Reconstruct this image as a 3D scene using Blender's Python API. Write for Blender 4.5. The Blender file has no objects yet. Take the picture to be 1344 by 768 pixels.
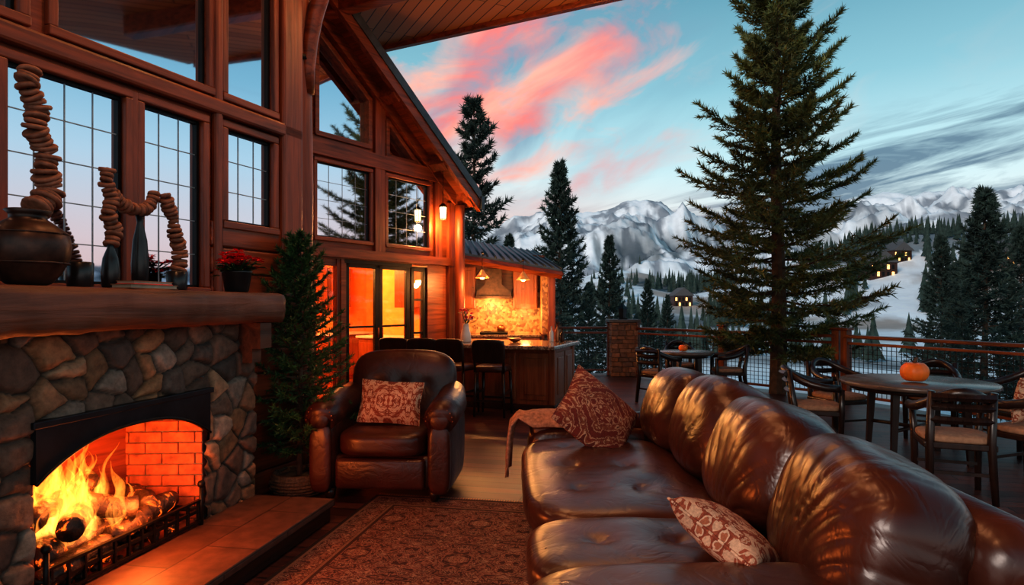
import bpy, bmesh, math, random
import numpy as np
from mathutils import Vector, Matrix, noise
random.seed(7); np.random.seed(7)
R=math.radians
S=bpy.context.scene
COL=S.collection
# ------------------------------------------------------------------ node helpers
def newmat(name):
    m=bpy.data.materials.new(name); m.use_nodes=True
    nt=m.node_tree; b=nt.nodes['Principled BSDF']
    return m,nt,b
def N(nt,t,**k):
    n=nt.nodes.new(t)
    for a,v in k.items():
        setattr(n,a,v)
    return n
def ramp(nt,fac,stops,interp='LINEAR'):
    n=N(nt,'ShaderNodeValToRGB'); cr=n.color_ramp; cr.interpolation=interp
    while len(cr.elements)<len(stops): cr.elements.new(.5)
    for e,(p,c) in zip(cr.elements,stops):
        e.position=p; e.color=(c[0],c[1],c[2],1)
    nt.links.new(fac,n.inputs[0]); return n.outputs[0]
def math_(nt,op,a,b=None,c=None,clamp=False):
    n=N(nt,'ShaderNodeMath',operation=op); n.use_clamp=clamp
    for i,v in enumerate((a,b,c)):
        if v is None: continue
        if isinstance(v,(int,float)): n.inputs[i].default_value=v
        else: nt.links.new(v,n.inputs[i])
    return n.outputs[0]
def coords(nt,scale=(1,1,1),rot=(0,0,0)):
    t=N(nt,'ShaderNodeTexCoord'); m=N(nt,'ShaderNodeMapping')
    m.inputs['Scale'].default_value=scale; m.inputs['Rotation'].default_value=rot
    nt.links.new(t.outputs['Object'],m.inputs['Vector']); return m.outputs[0]
def noise_(nt,vec,scale,detail=4,rough=.55,dist=0):
    n=N(nt,'ShaderNodeTexNoise'); n.inputs['Scale'].default_value=scale
    n.inputs['Detail'].default_value=detail; n.inputs['Roughness'].default_value=rough
    n.inputs['Distortion'].default_value=dist
    nt.links.new(vec,n.inputs['Vector']); return n.outputs['Fac']
def bump(nt,b,h,strength=.3,dist=.01):
    n=N(nt,'ShaderNodeBump'); n.inputs['Strength'].default_value=strength; n.inputs['Distance'].default_value=dist
    nt.links.new(h,n.inputs['Height']); nt.links.new(n.outputs[0],b.inputs['Normal'])
def simple(name,c,rough=.5,metal=0,emit=None,es=0,var=.25,scale=8):
    m,nt,b=newmat(name)
    f=noise_(nt,coords(nt),scale,3)
    o=ramp(nt,f,[(.3,[x*(1-var) for x in c]),(.7,[min(1,x*(1+var)) for x in c])])
    nt.links.new(o,b.inputs['Base Color'])
    b.inputs['Roughness'].default_value=rough; b.inputs['Metallic'].default_value=metal
    if emit: b.inputs['Emission Color'].default_value=(*emit,1); b.inputs['Emission Strength'].default_value=es
    return m
def wood(name,c1,c2,axis='x',rough=.4,scale=1.0,bs=.35):
    m,nt,b=newmat(name)
    sc={'x':(.6,9,9),'y':(9,.6,9),'z':(9,9,.6)}[axis]
    v=coords(nt,[s*scale for s in sc])
    f=noise_(nt,v,2.2,7,.6,.6)
    f2=noise_(nt,coords(nt),1.3,2)
    mix=math_(nt,'ADD',math_(nt,'MULTIPLY',f,.75),math_(nt,'MULTIPLY',f2,.3))
    o=ramp(nt,mix,[(.36,c1),(.52,[(a+b_)/2 for a,b_ in zip(c1,c2)]),(.68,c2)])
    nt.links.new(o,b.inputs['Base Color'])
    b.inputs['Roughness'].default_value=rough
    bump(nt,b,f,bs,.01)
    return m
def leather(name,c1,c2,rough=.3,coat=.15):
    m,nt,b=newmat(name)
    v=coords(nt)
    f=noise_(nt,v,3.2,4,.5,.3)
    o=ramp(nt,f,[(.3,c1),(.7,c2)]); nt.links.new(o,b.inputs['Base Color'])
    r=math_(nt,'ADD',math_(nt,'MULTIPLY',noise_(nt,v,9,3),.16),rough-.08); nt.links.new(r,b.inputs['Roughness'])
    vo=N(nt,'ShaderNodeTexVoronoi'); vo.inputs['Scale'].default_value=190; nt.links.new(v,vo.inputs['Vector'])
    w=noise_(nt,coords(nt,(1,1,1)),4.5,3,.55,1.2)
    w=math_(nt,'ABSOLUTE',math_(nt,'SUBTRACT',w,.5))
    h=math_(nt,'ADD',math_(nt,'MULTIPLY',vo.outputs['Distance'],.03),math_(nt,'MINIMUM',math_(nt,'MULTIPLY',w,5),.5))
    bump(nt,b,h,.2,.012)
    b.inputs['Coat Weight'].default_value=coat; b.inputs['Coat Roughness'].default_value=.25
    return m
# ------------------------------------------------------------------ materials
WC1=(.055,.011,.004); WC2=(.31,.068,.020)
WX=wood('timber_grain_x',WC1,WC2,'x')
WZ=wood('timber_grain_z',WC1,WC2,'z')
WY=wood('timber_grain_y',WC1,WC2,'y')
WD=wood('dark_siding',(.022,.006,.003),(.085,.023,.010),'x')
WLOG=wood('log_wood',(.07,.014,.005),(.30,.066,.02),'z',.45,.8,.6)
WMANT=wood('mantel_wood',(.042,.014,.007),(.18,.062,.03),'x',.5,.8,.8)
WCAB=wood('cabinet_wood',(.15,.032,.011),(.38,.10,.035),'z',.35)
WBLK=wood('espresso_wood',(.010,.005,.004),(.035,.015,.010),'z',.3)
LEATH=leather('sofa_leather',(.026,.0065,.0038),(.080,.020,.0105),.31,.10)
LEATH2=leather('armchair_leather',(.026,.0065,.0038),(.078,.019,.010),.37,.06)
BLACK=simple('black_iron',(.012,.011,.011),.45,.6)
HOOD=simple('hood_steel',(.03,.033,.04),.4,.7)
COPPER=simple('copper',(.45,.16,.07),.35,.9)
ROOFM=simple('metal_roof',(.06,.08,.10),.4,.5)
TAN=simple('tan_upholstery',(.32,.17,.10),.85,scale=30)
DARKPOT=simple('black_ceramic',(.012,.012,.013),.3)
URN=simple('bronze_urn',(.05,.022,.014),.4,.3,scale=14,var=.7)
TERRA=simple('wood_slice',(.24,.09,.048),.6,scale=25,var=.5)
SLATE=simple('slate',(.10,.09,.09),.6,scale=5,var=.4)
SNOWG=simple('snow_ground',(.55,.6,.66),.9,scale=.3,var=.5)
WHITE=simple('white_ceramic',(.7,.68,.64),.3,var=.05)
RED=simple('red_petals',(.8,.015,.02),.5,var=.3)
PINKF=simple('pink_flowers',(.75,.35,.3),.6)
LEAF=simple('green_leaf',(.03,.08,.02),.5,var=.5,scale=20)
NEED=simple('spruce_needles',(.10,.12,.036),.6,var=.7,scale=2)
NEEDF=simple('fir_needles',(.034,.092,.026),.6,var=.6,scale=12)
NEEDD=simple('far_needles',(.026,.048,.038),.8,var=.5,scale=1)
BARK=simple('bark',(.08,.045,.028),.9,var=.5,scale=10)
WICK=simple('wicker',(.13,.075,.045),.8,var=.5,scale=60)
PUMP=simple('pumpkin_skin',(.9,.17,.015),.45,var=.2)
BOOK1=simple('book_cover',(.25,.12,.06),.6); PAPER=simple('paper',(.4,.33,.24),.8)
BULB=simple('warm_bulb',(1,.6,.2),.5,emit=(1,.5,.15),es=12)
WINLIT=simple('lit_lodge_window',(1,.6,.2),.5,emit=(1,.5,.15),es=2.5)
SHADE=simple('copper_shade',(.5,.18,.06),.35,.6,emit=(1,.35,.08),es=.25)
THROW=simple('throw_wool',(.42,.19,.11),.95,var=.4,scale=40)
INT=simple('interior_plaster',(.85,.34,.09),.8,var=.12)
MUN=simple('muntin_grey',(.22,.30,.36),.4)
m,nt,b=newmat('window_glass'); GLASS=m
b.inputs['Base Color'].default_value=(.66,.76,.90,1); b.inputs['Metallic'].default_value=1; b.inputs['Roughness'].default_value=.03
bump(nt,b,noise_(nt,coords(nt),1.2,1),.05,.02)
m,nt,b=newmat('clear_glass'); CLEAR=m
out=nt.nodes['Material Output']; tr=N(nt,'ShaderNodeBsdfTransparent'); gl=N(nt,'ShaderNodeBsdfGlossy'); mx=N(nt,'ShaderNodeMixShader')
gl.inputs['Roughness'].default_value=.03; mx.inputs[0].default_value=.08; tr.inputs[0].default_value=(.95,.93,.9,1)
nt.links.new(tr.outputs[0],mx.inputs[1]); nt.links.new(gl.outputs[0],mx.inputs[2]); nt.links.new(mx.outputs[0],out.inputs[0])
m,nt,b=newmat('granite_counter'); GRAN=m
o=ramp(nt,noise_(nt,coords(nt),45,4,.7),[(.35,(.05,.03,.02)),(.5,(.22,.14,.10)),(.62,(.5,.36,.26))]); nt.links.new(o,b.inputs['Base Color']); b.inputs['Roughness'].default_value=.12
m,nt,b=newmat('mosaic_backsplash'); MOSA=m
vo=N(nt,'ShaderNodeTexVoronoi'); vo.inputs['Scale'].default_value=20; nt.links.new(coords(nt),vo.inputs['Vector'])
s_=N(nt,'ShaderNodeSeparateColor'); nt.links.new(vo.outputs['Color'],s_.inputs[0])
o=ramp(nt,s_.outputs[0],[(0,(.16,.06,.025)),(.5,(.5,.24,.09)),(1,(.65,.42,.2))]); nt.links.new(o,b.inputs['Base Color']); b.inputs['Roughness'].default_value=.4
# deck planks
m,nt,b=newmat('deck_planks'); DECK=m
v=coords(nt,(1,1,1),(0,0,R(12)))
br=N(nt,'ShaderNodeTexBrick'); br.offset=.37
for k,val in (('Scale',1),('Mortar Size',.006),('Brick Width',2.6),('Row Height',.15),('Bias',0)): br.inputs[k].default_value=val
br.inputs['Color1'].default_value=(.05,.017,.013,1); br.inputs['Color2'].default_value=(.125,.043,.030,1); br.inputs['Mortar'].default_value=(.004,.002,.002,1)
nt.links.new(v,br.inputs['Vector'])
mp=N(nt,'ShaderNodeMapping'); mp.inputs['Scale'].default_value=(.8,14,1); nt.links.new(v,mp.inputs['Vector'])
g=noise_(nt,mp.outputs[0],2,6,.6,.4)
mixn=N(nt,'ShaderNodeMix',data_type='RGBA',blend_type='MULTIPLY'); mixn.inputs[0].default_value=1
nt.links.new(br.outputs['Color'],mixn.inputs[6]); nt.links.new(ramp(nt,g,[(.3,(.45,.42,.42)),(.7,(1.4,1.3,1.25))]),mixn.inputs[7])
nt.links.new(mixn.outputs[2],b.inputs['Base Color'])
nt.links.new(math_(nt,'ADD',math_(nt,'MULTIPLY',g,.3),.26),b.inputs['Roughness'])
h=math_(nt,'SUBTRACT',math_(nt,'MULTIPLY',g,.25),br.outputs['Fac']); bump(nt,b,h,.5,.008)
# ceiling planks
m,nt,b=newmat('ceiling_planks'); CEIL=m
v=coords(nt,(1,1,1),(0,0,R(62)))
br=N(nt,'ShaderNodeTexBrick'); br.offset=.4
for k,val in (('Scale',1),('Mortar Size',.008),('Brick Width',4),('Row Height',.16)): br.inputs[k].default_value=val
br.inputs['Color1'].default_value=(.38,.14,.045,1); br.inputs['Color2'].default_value=(.55,.22,.08,1); br.inputs['Mortar'].default_value=(.03,.01,.005,1)
nt.links.new(v,br.inputs['Vector']); nt.links.new(br.outputs['Color'],b.inputs['Base Color']); b.inputs['Roughness'].default_value=.6
# hearth tile
m,nt,b=newmat('hearth_tile'); HEAR=m
br=N(nt,'ShaderNodeTexBrick'); br.offset=.5
for k,val in (('Scale',1),('Mortar Size',.005),('Brick Width',.62),('Row Height',.31)): br.inputs[k].default_value=val
br.inputs['Color1'].default_value=(.075,.034,.024,1); br.inputs['Color2'].default_value=(.125,.058,.040,1); br.inputs['Mortar'].default_value=(.03,.015,.011,1)
v=coords(nt); nt.links.new(v,br.inputs['Vector'])
mixn=N(nt,'ShaderNodeMix',data_type='RGBA',blend_type='MULTIPLY'); mixn.inputs[0].default_value=1
g=noise_(nt,v,12,5); nt.links.new(br.outputs['Color'],mixn.inputs[6]); nt.links.new(ramp(nt,g,[(.3,(.6,.6,.6)),(.7,(1.3,1.3,1.3))]),mixn.inputs[7])
nt.links.new(mixn.outputs[2],b.inputs['Base Color']); b.inputs['Roughness'].default_value=.5
bump(nt,b,math_(nt,'SUBTRACT',math_(nt,'MULTIPLY',g,.5),br.outputs['Fac']),.4,.006)
def attrmat(name,rough,bs,ns=30,lo=.55,hi=1.35):
    m,nt,b=newmat(name); a=N(nt,'ShaderNodeVertexColor'); a.layer_name='Col'
    mixn=N(nt,'ShaderNodeMix',data_type='RGBA',blend_type='MULTIPLY'); mixn.inputs[0].default_value=1
    g=noise_(nt,coords(nt),ns,6,.65)
    nt.links.new(a.outputs[0],mixn.inputs[6]); nt.links.new(ramp(nt,g,[(.3,(lo,)*3),(.7,(hi,)*3)]),mixn.inputs[7])
    nt.links.new(mixn.outputs[2],b.inputs['Base Color']); b.inputs['Roughness'].default_value=rough
    if bs: bump(nt,b,g,bs,.01)
    return m
STONE=attrmat('fieldstone',.75,.6,22)
TERR=attrmat('snowy_terrain',.9,0,.08,.85,1.12)
BRICK=simple('fire_brick',(.34,.09,.038),.8,scale=12,var=.5)
m,nt,b=newmat('burning_log'); LOGM=m
f=noise_(nt,coords(nt),16,5,.6,.5)
nt.links.new(ramp(nt,f,[(.4,(.01,.007,.005)),(.7,(.10,.05,.025))]),b.inputs['Base Color'])
b.inputs['Emission Color'].default_value=(1,.13,.01,1)
nt.links.new(math_(nt,'MULTIPLY',math_(nt,'SUBTRACT',f,.59,clamp=True),26),b.inputs['Emission Strength']); bump(nt,b,f,.8,.02)
# additive flame
m,nt,b=newmat('flame'); FLAME=m
out=nt.nodes['Material Output']; em=N(nt,'ShaderNodeEmission'); tr=N(nt,'ShaderNodeBsdfTransparent'); ad=N(nt,'ShaderNodeAddShader')
tc=N(nt,'ShaderNodeTexCoord'); sp=N(nt,'ShaderNodeSeparateXYZ'); nt.links.new(tc.outputs['Object'],sp.inputs[0])
zz=math_(nt,'MULTIPLY',sp.outputs[2],1.15)
nt.links.new(ramp(nt,zz,[(.35,(1,.33,.055)),(.65,(1,.24,.025)),(1,(1,.10,.006))]),em.inputs[0])
lw=N(nt,'ShaderNodeLayerWeight'); lw.inputs[0].default_value=.3
st=noise_(nt,coords(nt,(1,1,.35)),26,3,.6,.6)
fc=math_(nt,'POWER',math_(nt,'SUBTRACT',1,lw.outputs['Facing'],clamp=True),2.4,clamp=True)
fc=math_(nt,'MULTIPLY',fc,math_(nt,'MULTIPLY',math_(nt,'SUBTRACT',st,.33,clamp=True),3.3))
nt.links.new(fc,em.inputs[1]); nt.links.new(tr.outputs[0],ad.inputs[0]); nt.links.new(em.outputs[0],ad.inputs[1]); nt.links.new(ad.outputs[0],out.inputs[0])
def textile(name,cols,sx,sy,kind='rug',hw=1,hh=1,axes=(0,1),freq=5.5,lo=.36,sp_=.3,wv=.06):
    m,nt,b=newmat(name)
    t=N(nt,'ShaderNodeTexCoord'); sp=N(nt,'ShaderNodeSeparateXYZ'); nt.links.new(t.outputs['Object'],sp.inputs[0])
    x=sp.outputs[axes[0]]; y=sp.outputs[axes[1]]
    px=math_(nt,'PINGPONG',x,sx); py=math_(nt,'PINGPONG',y,sy)
    cb=N(nt,'ShaderNodeCombineXYZ'); nt.links.new(px,cb.inputs[0]); nt.links.new(py,cb.inputs[1])
    f=noise_(nt,cb.outputs[0],freq/(sx*2),3,.6,1.8)
    d=math_(nt,'ADD',math_(nt,'ABSOLUTE',px),math_(nt,'ABSOLUTE',py))
    w=math_(nt,'SINE',math_(nt,'MULTIPLY',d,26/(sx*2)))
    f=math_(nt,'ADD',f,math_(nt,'MULTIPLY',w,wv))
    n=len(cols); o=ramp(nt,f,[(lo+sp_*i/(n-1) if i else 0,c) for i,c in enumerate(cols)],'CONSTANT')
    if kind=='rug':
        ex=math_(nt,'SUBTRACT',hw,math_(nt,'ABSOLUTE',x)); ey=math_(nt,'SUBTRACT',hh,math_(nt,'ABSOLUTE',y))
        e=math_(nt,'MINIMUM',ex,ey)
        cb2=ramp(nt,e,[(0,(.03,.009,.007)),(.03,(.24,.11,.065)),(.05,(.04,.012,.009)),(.2,(.22,.11,.065)),(.22,(.04,.012,.009)),(.25,(0,0,0))],'CONSTANT')
        g=math_(nt,'LESS_THAN',e,.05); g2=math_(nt,'MULTIPLY',math_(nt,'GREATER_THAN',e,.2),math_(nt,'LESS_THAN',e,.245))
        gm=math_(nt,'ADD',g,g2,clamp=True)
        mx=N(nt,'ShaderNodeMix',data_type='RGBA'); nt.links.new(gm,mx.inputs[0]); nt.links.new(o,mx.inputs[6]); nt.links.new(cb2,mx.inputs[7]); o=mx.outputs[2]
    v=coords(nt)
    wn=noise_(nt,v,120,2); w2=noise_(nt,v,5,4)
    mx=N(nt,'ShaderNodeMix',data_type='RGBA',blend_type='MULTIPLY'); mx.inputs[0].default_value=1
    nt.links.new(o,mx.inputs[6]); nt.links.new(ramp(nt,math_(nt,'ADD',math_(nt,'MULTIPLY',wn,.5),math_(nt,'MULTIPLY',w2,.5)),[(.35,(.6,.6,.6)),(.65,(1.25,1.25,1.25))]),mx.inputs[7])
    nt.links.new(mx.outputs[2],b.inputs['Base Color']); b.inputs['Roughness'].default_value=.95
    bump(nt,b,wn,.4,.004)
    return m
RUGM=textile('persian_rug',[(.05,.014,.011),(.27,.12,.075),(.10,.026,.017),(.33,.18,.115),(.06,.018,.013),(.38,.22,.15)],.31,.31,'rug',.95,1.75,freq=7)
PIL1=textile('kilim_fabric',[(.17,.022,.014),(.46,.22,.13),(.19,.03,.018),(.24,.06,.028),(.52,.28,.17),(.12,.018,.013)],.28,.28,'p',axes=(0,2),freq=4.2,wv=.12)
PIL2=textile('floral_fabric',[(.58,.35,.23),(.30,.07,.035),(.22,.045,.022),(.6,.38,.26),(.35,.11,.055),(.58,.36,.25)],.16,.16,'p',axes=(0,2),freq=2.6,wv=.02,lo=.40,sp_=.22)
# ------------------------------------------------------------------ builder
class B:
    def __init__(s): s.v=[];s.f=[];s.m=[];s.s=[];s.mats=[];s.M=Matrix()
    def mi(s,mat):
        if mat not in s.mats: s.mats.append(mat)
        return s.mats.index(mat)
    def raw(s,vs,fs,mat,smooth=False,M=None):
        k=len(s.v); T=s.M if M is None else s.M@M
        s.v+= [tuple(T@Vector(p)) for p in vs]
        i=s.mi(mat)
        for f in fs: s.f.append(tuple(q+k for q in f)); s.m.append(i); s.s.append(smooth)
    def box(s,x0,x1,y0,y1,z0,z1,mat,bev=0,M=None,seg=2,smooth=False):
        if bev<=0:
            vs=[(x,y,z) for z in (z0,z1) for y in (y0,y1) for x in (x0,x1)]
            s.raw(vs,[(0,2,3,1),(4,5,7,6),(0,1,5,4),(2,6,7,3),(0,4,6,2),(1,3,7,5)],mat,False,M); return
        bm=bmesh.new(); bmesh.ops.create_cube(bm,size=1)
        for v in bm.verts: v.co=Vector(((x0+x1)/2+v.co.x*(x1-x0),(y0+y1)/2+v.co.y*(y1-y0),(z0+z1)/2+v.co.z*(z1-z0)))
        bmesh.ops.bevel(bm,geom=bm.edges[:],offset=bev,segments=seg,affect='EDGES',profile=.5)
        bm.verts.index_update()
        s.raw([v.co[:] for v in bm.verts],[[v.index for v in f.verts] for f in bm.faces],mat,smooth,M); bm.free()
    def tube(s,pts,rad,mat,n=10,smooth=True,M=None,flat=1.0,cap=True):
        pts=[Vector(p) for p in pts]
        if not hasattr(rad,'__len__'): rad=[rad]*len(pts)
        vs=[];fs=[]; up=Vector((0,0,1))
        d0=(pts[1]-pts[0]).normalized()
        a=up.cross(d0)
        if a.length<1e-3: a=Vector((1,0,0))
        a.normalize()
        for i,p in enumerate(pts):
            d=(pts[min(i+1,len(pts)-1)]-pts[max(i-1,0)]).normalized()
            a=(a-d*a.dot(d)).normalized(); b_=d.cross(a)
            for j in range(n):
                t=2*math.pi*j/n; vs.append(p+(a*math.cos(t)+b_*math.sin(t)*flat)*rad[i])
        for i in range(len(pts)-1):
            for j in range(n):
                q=(j+1)%n; fs.append((i*n+j,i*n+q,(i+1)*n+q,(i+1)*n+j))
        if cap: fs.append(tuple(range(n))[::-1]); fs.append(tuple(range((len(pts)-1)*n,len(pts)*n)))
        s.raw(vs,fs,mat,smooth,M)
    def lathe(s,prof,c,mat,n=24,smooth=True,M=None):
        vs=[];fs=[]
        for r,z in prof:
            for j in range(n):
                t=2*math.pi*j/n; vs.append((c[0]+r*math.cos(t),c[1]+r*math.sin(t),c[2]+z))
        for i in range(len(prof)-1):
            for j in range(n):
                q=(j+1)%n; fs.append((i*n+j,i*n+q,(i+1)*n+q,(i+1)*n+j))
        fs.append(tuple(range(n))[::-1]); fs.append(tuple(range((len(prof)-1)*n,len(prof)*n)))
        s.raw(vs,fs,mat,smooth,M)
    def prism(s,poly,y0,y1,mat,M=None):
        n=len(poly)
        if n<3: return
        vs=[(x,y0,z) for x,z in poly]+[(x,y1,z) for x,z in poly]
        fs=[tuple(range(n)),tuple(range(n,2*n))[::-1]]+[(i,i+n,(i+1)%n+n,(i+1)%n) for i in range(n)]
        s.raw(vs,fs,mat,False,M)
    def slab(s,poly,z0,z1,mat,M=None):
        n=len(poly)
        vs=[(x,y,z0) for x,y in poly]+[(x,y,z1) for x,y in poly]
        fs=[tuple(range(n))[::-1],tuple(range(n,2*n))]+[(i,(i+1)%n,(i+1)%n+n,i+n) for i in range(n)]
        s.raw(vs,fs,mat,False,M)
    def cush(s,c,size,mat,p=4,res=14,rot=(0,0,0),fn=None,M=None):
        bm=bmesh.new(); bmesh.ops.create_cube(bm,size=2)
        bmesh.ops.subdivide_edges(bm,edges=bm.edges[:],cuts=res,use_grid_fill=True)
        Rm=Matrix.Translation(c)@(Matrix.Rotation(rot[2],4,'Z')@Matrix.Rotation(rot[1],4,'Y')@Matrix.Rotation(rot[0],4,'X'))
        vs=[]
        for v in bm.verts:
            q=v.co; k=(abs(q.x)**p+abs(q.y)**p+abs(q.z)**p)**(-1/p); u=q*k
            w=Vector((u.x*size[0]/2,u.y*size[1]/2,u.z*size[2]/2))
            if fn: w=fn(u,w)
            vs.append(w)
        bm.verts.index_update()
        T=Rm if M is None else M@Rm
        s.raw(vs,[[v.index for v in f.verts] for f in bm.faces],mat,True,T); bm.free()
    def make(s,name,loc=(0,0,0),rz=0,parent=None,rot=None):
        me=bpy.data.meshes.new(name); me.from_pydata(s.v,[],s.f)
        for m_ in s.mats: me.materials.append(m_)
        me.polygons.foreach_set('material_index',s.m); me.polygons.foreach_set('use_smooth',s.s)
        me.update(); o=bpy.data.objects.new(name,me); COL.objects.link(o)
        o.location=loc; o.rotation_euler=rot if rot else (0,0,rz)
        if parent: o.parent=parent
        return o
def empty(name,loc=(0,0,0),rz=0):
    e=bpy.data.objects.new(name,None); COL.objects.link(e); e.location=loc; e.rotation_euler=(0,0,rz); return e
def clone(o,loc,rz=0,sc=1):
    c=bpy.data.objects.new(o.name,o.data); COL.objects.link(c); c.location=loc; c.rotation_euler=(0,0,rz)
    c.scale=(sc,sc,sc) if not hasattr(sc,'__len__') else sc; return c
def npmesh(name,V,F,mats,midx=None,cols=None,smooth=False,parent=None,loc=(0,0,0),rz=0):
    me=bpy.data.meshes.new(name); V=np.asarray(V,dtype=np.float32); F=np.asarray(F,dtype=np.int32)
    me.vertices.add(len(V)); me.vertices.foreach_set('co',V.ravel())
    k=F.shape[1]; me.loops.add(F.size); me.loops.foreach_set('vertex_index',F.ravel())
    me.polygons.add(len(F)); me.polygons.foreach_set('loop_start',np.arange(0,F.size,k,dtype=np.int32))
    me.polygons.foreach_set('loop_total',np.full(len(F),k,dtype=np.int32))
    for m_ in mats: me.materials.append(m_)
    if midx is not None: me.polygons.foreach_set('material_index',np.asarray(midx,dtype=np.int32))
    me.polygons.foreach_set('use_smooth',np.full(len(F),smooth))
    if cols is not None:
        a=me.color_attributes.new('Col','FLOAT_COLOR','POINT'); c=np.ones((len(V),4),dtype=np.float32); c[:,:3]=cols
        a.data.foreach_set('color',c.ravel())
    me.update(calc_edges=True); me.validate()
    o=bpy.data.objects.new(name,me); COL.objects.link(o); o.location=loc; o.rotation_euler=(0,0,rz)
    if parent: o.parent=parent
    return o
_T=np.random.rand(256,256)
def vn(x,y):
    xi=np.floor(x).astype(int); yi=np.floor(y).astype(int); fx=x-xi; fy=y-yi
    fx=fx*fx*(3-2*fx); fy=fy*fy*(3-2*fy)
    g=lambda a,b:_T[a%256,b%256]
    return (g(xi,yi)*(1-fx)+g(xi+1,yi)*fx)*(1-fy)+(g(xi,yi+1)*(1-fx)+g(xi+1,yi+1)*fx)*fy
def fbm(x,y,o=5,ridge=False):
    r=0;a=.5
    for i in range(o):
        n=vn(x+17.3*i,y+9.1*i)
        if ridge: n=1-abs(2*n-1)
        r=r+a*n; x=x*2.03;y=y*2.03;a*=.5
    return r
# ================================================================== CAMERA
cam=bpy.data.cameras.new('camera'); co=bpy.data.objects.new('camera',cam); COL.objects.link(co)
co.location=(0,0,1.5); co.rotation_euler=(R(90),0,0); cam.lens=22.5; cam.sensor_width=36; cam.shift_y=16/1344; cam.clip_end=3000
S.camera=co
# ================================================================== SKY
w=bpy.data.worlds.new('dusk_sky'); S.world=w; w.use_nodes=True; nt=w.node_tree; bg=nt.nodes['Background']
tc=N(nt,'ShaderNodeTexCoord'); sp=N(nt,'ShaderNodeSeparateXYZ'); nt.links.new(tc.outputs['Generated'],sp.inputs[0])
az=math_(nt,'ARCTAN2',sp.outputs[0],sp.outputs[1]); el=math_(nt,'ARCSINE',sp.outputs[2])
base=ramp(nt,el,[(0,(.78,.64,.58)),(.09,(.74,.79,.78)),(.2,(.50,.73,.78)),(.31,(.26,.51,.60)),(.46,(.11,.30,.40)),(.8,(.055,.16,.26)),(1,(.04,.12,.2))])
def gauss(a0,e0,sa,se,tilt=0):
    da=math_(nt,'SUBTRACT',az,a0); de=math_(nt,'SUBTRACT',el,e0)
    if tilt: de=math_(nt,'SUBTRACT',de,math_(nt,'MULTIPLY',da,tilt))
    q=math_(nt,'ADD',math_(nt,'POWER',math_(nt,'DIVIDE',math_(nt,'ABSOLUTE',da),sa),2),math_(nt,'POWER',math_(nt,'DIVIDE',math_(nt,'ABSOLUTE',de),se),2))
    return math_(nt,'EXPONENT',math_(nt,'MULTIPLY',q,-1))
def cvec(ka,ke,off,tilt):
    cb=N(nt,'ShaderNodeCombineXYZ')
    nt.links.new(math_(nt,'MULTIPLY',az,ka),cb.inputs[0])
    nt.links.new(math_(nt,'MULTIPLY',math_(nt,'SUBTRACT',el,math_(nt,'MULTIPLY',az,tilt)),ke),cb.inputs[1]); cb.inputs[2].default_value=off
    return cb.outputs[0]
def mixc(f,a,c):
    mx=N(nt,'ShaderNodeMix',data_type='RGBA'); nt.links.new(f,mx.inputs[0]); nt.links.new(a,mx.inputs[6])
    if isinstance(c,tuple): mx.inputs[7].default_value=(*c,1)
    else: nt.links.new(c,mx.inputs[7])
    return mx.outputs[2]
n1=noise_(nt,cvec(3.2,7,3.1,.4),1.6,5,.5,.5)
n2=noise_(nt,cvec(2.6,22,8.7,.16),1.3,6,.6,.5)
n3=noise_(nt,cvec(4.2,8,1.7,.25),1.9,6,.55,.5)
gp=math_(nt,'ADD',gauss(-.01,.32,.27,.20,.35),math_(nt,'MULTIPLY',gauss(-1.2,.25,.9,.25),.5),clamp=True)
grey=math_(nt,'MULTIPLY',math_(nt,'SUBTRACT',math_(nt,'ADD',n1,math_(nt,'MULTIPLY',gp,.14)),.47,clamp=True),4,clamp=True)
col=mixc(math_(nt,'MULTIPLY',math_(nt,'MULTIPLY',grey,gp),.85),base,(.19,.32,.43))
pk=math_(nt,'MULTIPLY',math_(nt,'SUBTRACT',math_(nt,'ADD',n3,math_(nt,'MULTIPLY',gp,.24)),.60,clamp=True),4,clamp=True)
pcol=ramp(nt,n1,[(.35,(.92,.44,.34)),(.6,(.82,.22,.21))])
col=mixc(math_(nt,'MULTIPLY',pk,math_(nt,'MULTIPLY',gp,1.4,clamp=True)),col,pcol)
wsp=math_(nt,'MULTIPLY',math_(nt,'MULTIPLY',math_(nt,'SUBTRACT',n3,.5,clamp=True),2.5,clamp=True),gauss(.33,.33,.26,.14))
col=mixc(math_(nt,'MULTIPLY',wsp,.55),col,(.72,.56,.52))
gd=math_(nt,'ADD',gauss(.62,.20,.36,.05,.14),math_(nt,'MULTIPLY',gauss(.42,.135,.40,.022,.04),.9),clamp=True)
dk=math_(nt,'MULTIPLY',math_(nt,'SUBTRACT',math_(nt,'ADD',n2,math_(nt,'MULTIPLY',gd,.22)),.56,clamp=True),6,clamp=True)
col=mixc(math_(nt,'MULTIPLY',math_(nt,'MULTIPLY',dk,math_(nt,'MULTIPLY',gd,1.6,clamp=True),clamp=True),.92),col,(.11,.20,.28))
wl=math_(nt,'ADD',gauss(-.1,.07,.35,.1),gauss(1.42,.03,.5,.14),clamp=True)
col=mixc(math_(nt,'MULTIPLY',wl,.65),col,(.90,.47,.38))
nt.links.new(col,bg.inputs[0]); bg.inputs[1].default_value=1.05
# ================================================================== DECK FLOOR
b=B()
deck=[(-6,-3),(10.9,-3),(6.3,7.75),(5.35,10.3),(2.45,13.95),(-.8,14.3),(-6,14.3)]
b.slab(deck,-.12,0,DECK); b.slab([(x*1.0,y) for x,y in deck],-.5,-.125,WD)
b.make('floor')
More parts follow.
